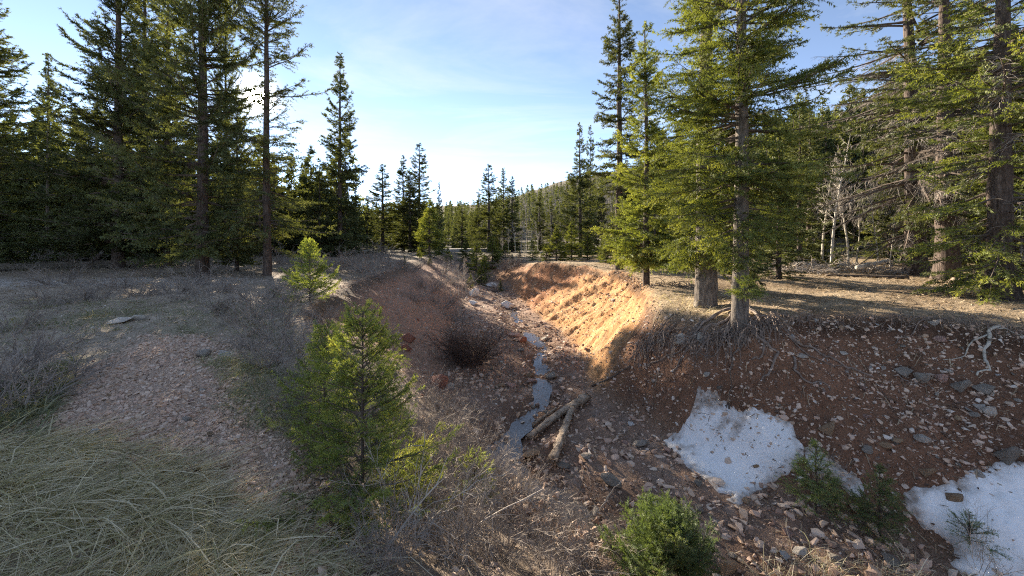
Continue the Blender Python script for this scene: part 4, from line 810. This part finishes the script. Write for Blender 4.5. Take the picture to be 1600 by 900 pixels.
bush(735, 568, S_DARK, 1.0, 'dense dark reddish bush standing on the gully floor', name='willow_bush')
GSH = [(40, 640, 1.15), (95, 600, 0.9), (-10, 600, 1.3), (50, 560, 1.1), (300, 470, 1.2), (345, 490, 1.3), (385, 505, 1.3), (425, 520, 1.3), (400, 470, 1.4), (350, 455, 1.3), (440, 480, 1.2), (270, 460, 1.2), (220, 462, 1.0), (420, 570, 0.95), (450, 575, 0.9), (395, 545, 0.9),
        (465, 545, 1.0), (480, 600, 0.8), (310, 445, 1.5), (470, 455, 1.3), (140, 470, 1.2), (60, 480, 1.3), (20, 520, 1.1), (505, 500, 0.9), (180, 450, 1.2), (90, 445, 1.4), (-20, 640, 1.2)]
for q, (u, v, s) in enumerate(GSH):
    zn = 0 if u < 200 and v > 500 else 1 if v <= 480 and u < 330 else 2 if v <= 485 else 3
    same = [t[0] + 0.001 * j for j, t in enumerate(GSH) if (0 if t[0] < 200 and t[1] > 500 else 1 if t[1] <= 480 and t[0] < 330 else 2 if t[1] <= 485 else 3) == zn]
    bush(u, v, S_LOW[q % 3], s, ordinal(same, same.index(u + 0.001 * q), ['the grey shrubs left of the gravel', 'the low shrubs before the left stand', 'the grey shrubs below the sunlit spruce', 'the grey shrubs along the left bank edge'][zn]), 'grey shrubs on the left terrace', 0.8)
BR = [(560, 425, 1.5), (585, 432, 1.4), (610, 420, 1.5), (540, 415, 1.6), (520, 425, 1.5), (640, 425, 1.3), (575, 405, 1.8), (600, 404, 1.8), (480, 420, 1.6), (430, 412, 1.8), (250, 415, 1.7), (130, 412, 1.9), (40, 415, 1.8), (340, 418, 1.6), (690, 480, 1.3), (705, 500, 1.1), (670, 455, 1.4), (720, 450, 1.5),
        (760, 440, 1.5), (740, 425, 1.8), (790, 425, 1.6), (810, 415, 1.8), (770, 415, 2.0), (715, 420, 1.8), (650, 470, 1.0), (780, 455, 1.3), (690, 425, 1.8)]
for q, (u, v, s) in enumerate(BR):
    bush(u, v, S_LOW[q % 3], s * 1.25, zrank(BR, q, lambda t: 0 if t[0] < 450 else 1 if t[0] < 665 and t[1] < 440 else 2 if t[1] > 435 else 3, ['the brush under the left stand', 'the leafless brush topping the left bank', 'the leafless brush inside the far gully', 'the leafless brush around the gully head']), 'leafless brush at the gully head', 0.85)
TH = [(640, 690, 0.9), (690, 700, 0.95), (730, 720, 0.9), (660, 750, 0.95), (720, 790, 0.95), (780, 800, 0.9), (840, 830, 0.85), (900, 860, 0.8), (640, 820, 0.75), (700, 860, 0.75), (780, 870, 0.75), (860, 900, 0.75), (690, 640, 0.9), (740, 660, 0.8), (600, 890, 0.55), (930, 905, 0.7), (760, 750, 0.85), (520, 700, 0.6), (470, 640, 0.6), (820, 770, 0.7)]
for q, (u, v, s) in enumerate(TH):
    bush(u, v, S_NEAR[q % 3], s, zrank(TH, q, lambda t: 0 if t[1] < 730 else 1 if t[1] < 825 else 2, ['the upper thickets beside the bright young fir', 'the middle thickets right of the young fir', 'the leafless thickets along the bottom']), 'leafless thicket on the near bank', 0.9)
for q, (u, v, s, lb) in enumerate([(625, 860, 0.85, 'pale dead twigs in front of the young fir'), (560, 830, 0.45, 'short pale dead twigs at the left foot of the young fir'), (720, 880, 0.7, 'pale dead twigs right of the young fir at the bottom'), (1540, 900, 0.7, 'pale bare twigs in front of the corner snow'), (1290, 760, 0.5, 'fine pale twigs around the left dark sapling'), (1120, 640, 0.35, 'fine twigs at the left edge of the big snow')]):
    bush(u, v, S_PALE, s, lb)
DB = [(1260, 425, 1.3), (1230, 422, 1.2), (1360, 425, 1.3), (1290, 420, 1.3), (1330, 422, 1.1), (1400, 428, 1.0), (1200, 425, 1.1)]
for q, (u, v, s) in enumerate(DB):
    bush(u, v, S_BRUSH, s, rank([t[0] for t in DB], q, 'the pale dead brush heaps on the terrace'), 'pale dead brush on the right terrace', 0.7, 'dead_brush')

# ---------------------------------------------------------------- logs, sticks and roots
def limb_path(pts, r0, r1, seed, lift, n=14, sides=7, knobs=0.12, mt='log', loc=None):
    w = np.array([hit(u, v) for u, v in pts]); w[:, 2] += lift
    t = np.linspace(0, len(w) - 1, n); q = np.stack([np.interp(t, np.arange(len(w)), w[:, k]) for k in range(3)], -1)
    for _ in range(2): q[1:-1] = (q[:-2] + 2 * q[1:-1] + q[2:]) / 4
    r = np.random.default_rng(seed)
    if mt == 'root' or mt == 'aspen' and r0 < 0.05:
        jt = r.normal(0, 0.045, (n, 2)); jt[1:-1] = (jt[:-2] + 2 * jt[1:-1] + jt[2:]) / 4; jt[1:-1] = (jt[:-2] + 2 * jt[1:-1] + jt[2:]) / 4; jt[-1] *= 0.3; q[1:, :2] += jt[1:]; q[1:, 2] = gz(q[1:, 0], q[1:, 1]) + lift * np.linspace(1, 0.2, n - 1) * (0.6 + 0.8 * r.random(n - 1))
    o = q[0] if loc is None else np.array(loc); R = np.linspace(r0, r1, n) * (1 + r.normal(0, knobs, n))
    V, Fc = tubes((q - o)[None], R[None], sides); c = np.repeat((q - o), sides, 0); V = c + (V - c) * (1 + r.normal(0, knobs, (len(V), 1)))
    if mt == 'log':
        rib = np.tile(1 + 0.13 * np.cos(np.arange(sides) * 2 * PI / sides * 3 + seed) + r.normal(0, 0.05, sides), n)[:, None]; V = c + (V - c) * rib
        ax = nrm(q[-1] - q[0]); V[:sides] -= ax * r.uniform(0, 2.2 * r0, (sides, 1)); V[-sides:] += ax * r.uniform(0, 2.2 * r1, (sides, 1))
    return mesh_np('limb', V, Fc, MM[mt], smooth=True), o
def lying(name, pts, r0, r1, label, cat, seed, lift=0.05, mt='log', **k):
    me, o = limb_path(pts, r0, r1, seed, lift, mt=mt, **k); return tag(obj(name, me, loc=o), label, cat)
lying('log', [(828, 690), (872, 656), (912, 631)], 0.045, 0.08, 'long weathered log lying beside the stream', 'log', 1, 0.08, sides=11, knobs=0.05, n=24)
lying('log', [(866, 724), (880, 686), (893, 648)], 0.07, 0.055, 'shorter split log lying across the foot of the long log', 'log', 2, 0.08, sides=11, knobs=0.06, n=20)
lying('log', [(835, 672), (868, 648)], 0.035, 0.03, 'thin broken branch left of the long log', 'branch', 3, 0.1)
lying('log', [(536, 401), (556, 398), (574, 396)], 0.16, 0.12, 'bleached fallen log on the far left terrace', 'log', 4, 0.25, mt='aspen')
lying('log', [(1340, 430), (1375, 420), (1400, 412)], 0.1, 0.05, 'pale fallen trunk among brush on the right terrace', 'log', 5, 0.25, mt='aspen')
lying('log', [(1490, 444), (1535, 444)], 0.09, 0.11, 'grey log lying left of the broad right fir', 'log', 6, 0.06)
lying('log', [(1290, 432), (1420, 436)], 0.04, 0.05, 'dark pole lying along the back of the right terrace', 'log', 7, 0.04, mt='limb')
lying('stick', [(985, 575), (955, 592), (925, 605)], 0.012, 0.02, 'thin dark stick trailing over the orange spur', 'stick', 8, 0.02, mt='limb', knobs=0.05)
def upright(name, u, v, ztop, du, r0, label, mt='limb'):
    x, y, z = hit(u, v); q = np.linspace(0, 1, 8)[:, None] * np.array([du, 0.05, ztop]) + rng.normal(0, 0.012, (8, 3)); q[0] = (0, 0, -0.05)
    V, Fc = tubes(q[None], np.linspace(r0, r0 * 0.4, 8)[None], 5); tag(obj(name, mesh_np(name, V, Fc, MM[mt], smooth=True), loc=(x, y, z)), label, 'stick')
upright('stick', 1139, 640, 0.75, 0.08, 0.014, 'thin dark stick standing at the top of the big snow patch')
upright('stick', 935, 800, 0.35, 0.3, 0.012, 'short bare stick leaning left of the bushy dome fir', 'paletwig')
for q, (u, v, a, e, L, lb) in enumerate([(700, 850, 0.25, 0.42, 0.85, 'long bare pale branch reaching right over the near thicket'), (650, 860, 1.9, 1.2, 0.75, 'upright pale branch in front of the young fir'), (590, 880, 0.6, 0.8, 0.55, 'forked pale branch at the bottom beside the young fir')]):
    x, y, z = hit(u, v); r = np.random.default_rng(800 + q); d = np.array([[math.cos(a) * math.cos(e), math.sin(a) * math.cos(e), math.sin(e)]]); acc = Acc()
    B = wander(np.zeros((1, 3)), d, [L], 9, 0.06, [0.0], r); V, Fc = tubes(B, np.linspace(0.008, 0.003, 9)[None], 5); acc.add(V, Fc)
    p, t = along(B, 0.25 + 0.7 * r.random((1, 9))); B2 = wander(p[0], t[0] + r.normal(0, 0.5, (9, 3)), L * r.uniform(0.12, 0.35, 9), 5, 0.12, np.zeros(9), r); V, Fc = tubes(B2, np.linspace(0.004, 0.0015, 5)[None], 4); acc.add(V, Fc)
    tag(obj('bare_branch', acc.mesh('bare_branch', [MM['paletwig']]), loc=(x, y, z)), lb, 'branch')
def exposed(pts, r0, r1, label, seed, side=(), mt='root', lift=0.025):
    me, o = limb_path(pts, r0, r1, seed, lift, 18, 6, 0.1, mt); e = tag(obj('exposed_root', me, loc=o), label, 'root')
    for q, s in enumerate(side):
        m2, _ = limb_path(s, r1 * 0.9, r1 * 0.4, seed + 50 + q, lift, 10, 5, 0.1, mt, loc=o); obj('rootlet', m2, e)
exposed([(1232, 530), (1258, 546), (1290, 556), (1322, 574), (1362, 590)], 0.022, 0.012, 'long forked root snaking right across the brown slope', 31, [[(1236, 534), (1262, 566), (1300, 576), (1332, 582)]])
exposed([(1240, 560), (1243, 588), (1268, 600), (1298, 615)], 0.02, 0.01, 'short hooked root below the long forked root', 32)
exposed([(1562, 514), (1542, 528), (1536, 552), (1546, 576), (1530, 590)], 0.024, 0.012, 'pale bleached root hanging from the bank lip at right', 33, [[(1548, 524), (1512, 544), (1506, 562), (1474, 562)], [(1562, 514), (1600, 530)]], 'aspen')
exposed([(1448, 498), (1428, 515), (1410, 535), (1388, 540)], 0.01, 0.005, 'fine dark root under the flat white stone', 34, [[(1430, 512), (1402, 525)]])
exposed([(1204, 491), (1235, 499), (1276, 498)], 0.022, 0.012, 'pale root lying along the bank edge right of the tall fir', 35)
exposed([(1395, 590), (1430, 598), (1460, 612)], 0.008, 0.005, 'thin dark rootlet below the dark brown grey rock', 36)
host = [o for o in bpy.data.objects if o.get('label', '').startswith('tall fir on the bank edge')][0]; ho = np.array(host.location)
for q, (pts, a, b) in enumerate([([(1150, 478), (1120, 505), (1085, 530), (1045, 562), (1008, 580)], 0.028, 0.01), ([(1150, 490), (1142, 520), (1120, 545), (1085, 560)], 0.022, 0.008), ([(1165, 490), (1180, 528), (1208, 552), (1216, 574), (1190, 598)], 0.032, 0.012), ([(1160, 490), (1168, 530), (1150, 560), (1140, 590)], 0.022, 0.008),
        ([(1170, 485), (1192, 520), (1196, 550), (1175, 572)], 0.03, 0.012), ([(1140, 500), (1105, 525), (1062, 570), (1050, 590)], 0.022, 0.008)]):
    me, _ = limb_path(pts, a, b, 60 + q, 0.045, 18, 6, 0.12, 'root', loc=ho); obj('root', me, host)
def tangle(path, n, Lr, r0, parent, o, seed):
    r = np.random.default_rng(seed); w = np.array([hit(u, v) for u, v in path]); t = r.random(n) * (len(w) - 1); p = np.stack([np.interp(t, np.arange(len(w)), w[:, k]) for k in range(3)], -1) + r.normal(0, 0.05, (n, 3)); p[:, 2] += 0.05
    d = np.stack([r.normal(-0.2, 0.6, n), -np.abs(r.normal(0.4, 0.4, n)), r.normal(-0.2, 0.5, n)], -1); B = wander(p, d, r.uniform(Lr[0], Lr[1], n), 6, 0.25, np.full(n, 0.3), r)
    B[:, :, 2] = np.maximum(B[:, :, 2], gz(B[:, :, 0], B[:, :, 1]) + 0.006)
    V, Fc = tubes(B - o, np.linspace(1, 0.4, 6)[None] * r0 * r.uniform(0.4, 1.3, (n, 1)), 4, False); return mesh_np('root_tangle', V, Fc, MM['root'])
ob = obj('root_tangle', tangle([(995, 550), (1030, 528), (1070, 532), (1110, 535), (1150, 515), (1190, 505), (1215, 500)], 460, (0.15, 0.6), 0.008, None, ho, 90), host); ob['kind'] = 'stuff'
lp = hit(1400, 495); ob = obj('hanging_roots', tangle([(1200, 497), (1300, 500), (1400, 497), (1480, 500), (1560, 512), (1640, 530)], 330, (0.12, 0.45), 0.005, None, np.array(lp), 91), loc=lp); tag(ob, 'fine roots hanging from the lip of the brown slope', kind='stuff')
lp = hit(1010, 450); ob = obj('lip_roots', tangle([(840, 412), (900, 414), (950, 420), (985, 436), (1010, 452), (1050, 445), (1080, 450)], 200, (0.15, 0.5), 0.009, None, np.array(lp), 92), loc=lp); tag(ob, 'fine roots along the lip of the orange cut bank', kind='stuff')

# ---------------------------------------------------------------- young firs in front
def young(u, v, vtop, label, seed, width, mt='young', nb=110, tw=44, name='fir_sapling', spacing=0.0033, nl=0.026, nw=0.0046, prof=0.75, elow=5, ehigh=52, tl=0.2, ylo=1.1, upb=0.25, base=0.6, gaps=0.15, cbf=0.02, rise=2.6):
    x, y, z = hit(u, v, ylo); H = (VH - vtop) / F * y - z; R_ = width / 2 / F * y * 1.45
    return tree(name, label, 'sapling', x, y, conifer(seed, H, H * cbf, R_, nb, 0, tw=tw, tl=tl, spacing=spacing, nl=nl, nw=nw, prof=prof, elow=elow, ehigh=ehigh, droop=0.15, upturn=0.45, mats=(mt, 'limb'), flat=0.15, gaps=gaps, limb=0.7, trunk_r=0.012, base=base, rise=rise, upb=upb, nseg=7),
                trunk_mesh(seed, H, 0.013, 'bark', flare=1.3, sides=7, top=0.003, n=14, wobble=0.004), z=z - 0.02)
young(566, 800, 484, 'bright green young fir standing in front of the gully', 901, 320, nb=150, prof=0.5, base=0.5, rise=1.1, elow=-4, ehigh=36, nw=0.005, gaps=0.45, tw=50)
young(508, 690, 508, 'darker young fir just behind the left of the bright young fir', 902, 150, 'young', nb=95, tw=36, prof=0.6)
young(484, 472, 376, 'bushy yellow green fir at the foot of the sunlit stand', 911, 78, 'young', nb=80, tw=36, spacing=0.006, nl=0.04, nw=0.012, prof=0.6, base=0.8)
young(1042, 930, 832, 'dome shaped bushy green fir at the bottom of the gully', 903, 150, 'shade', nb=110, tw=55, gaps=0.35, prof=0.4, elow=15, ehigh=60, nl=0.032, nw=0.0055, spacing=0.0036, base=0.9, tl=0.24)
young(1275, 806, 690, 'dark green sapling left of its twin below the big snow', 904, 74, 'shade', nb=75, tw=36, spacing=0.0035)
young(1374, 840, 728, 'dark green sapling right of its twin below the big snow', 905, 66, 'shade', nb=75, tw=36, spacing=0.0035)
young(1515, 856, 802, 'tiny sparse sapling poking out of the corner snow', 906, 50, 'shade', nb=26, tw=34, spacing=0.004)
young(742, 775, 700, 'little yellow green fir right of the bright young fir', 907, 75, 'young', nb=34, tw=36)
young(660, 800, 690, 'small green fir half hidden in the thicket beside the bright young fir', 908, 100, 'fir', nb=46, tw=34)
bx, by = ux(1163, 5.95), 5.95
lb_ = conifer(910, 0.32, 0.02, 0.26, 46, 0, tw=40, tl=0.2, spacing=0.004, nl=0.032, nw=0.006, prof=0.6, elow=0, ehigh=50, mats=('young', 'limb'), gaps=0.1, limb=0.7, trunk_r=0.01)
obj('low_bough', lb_, host, (Vector((bx, by - 0.06, -0.9)) - Vector(ho)))
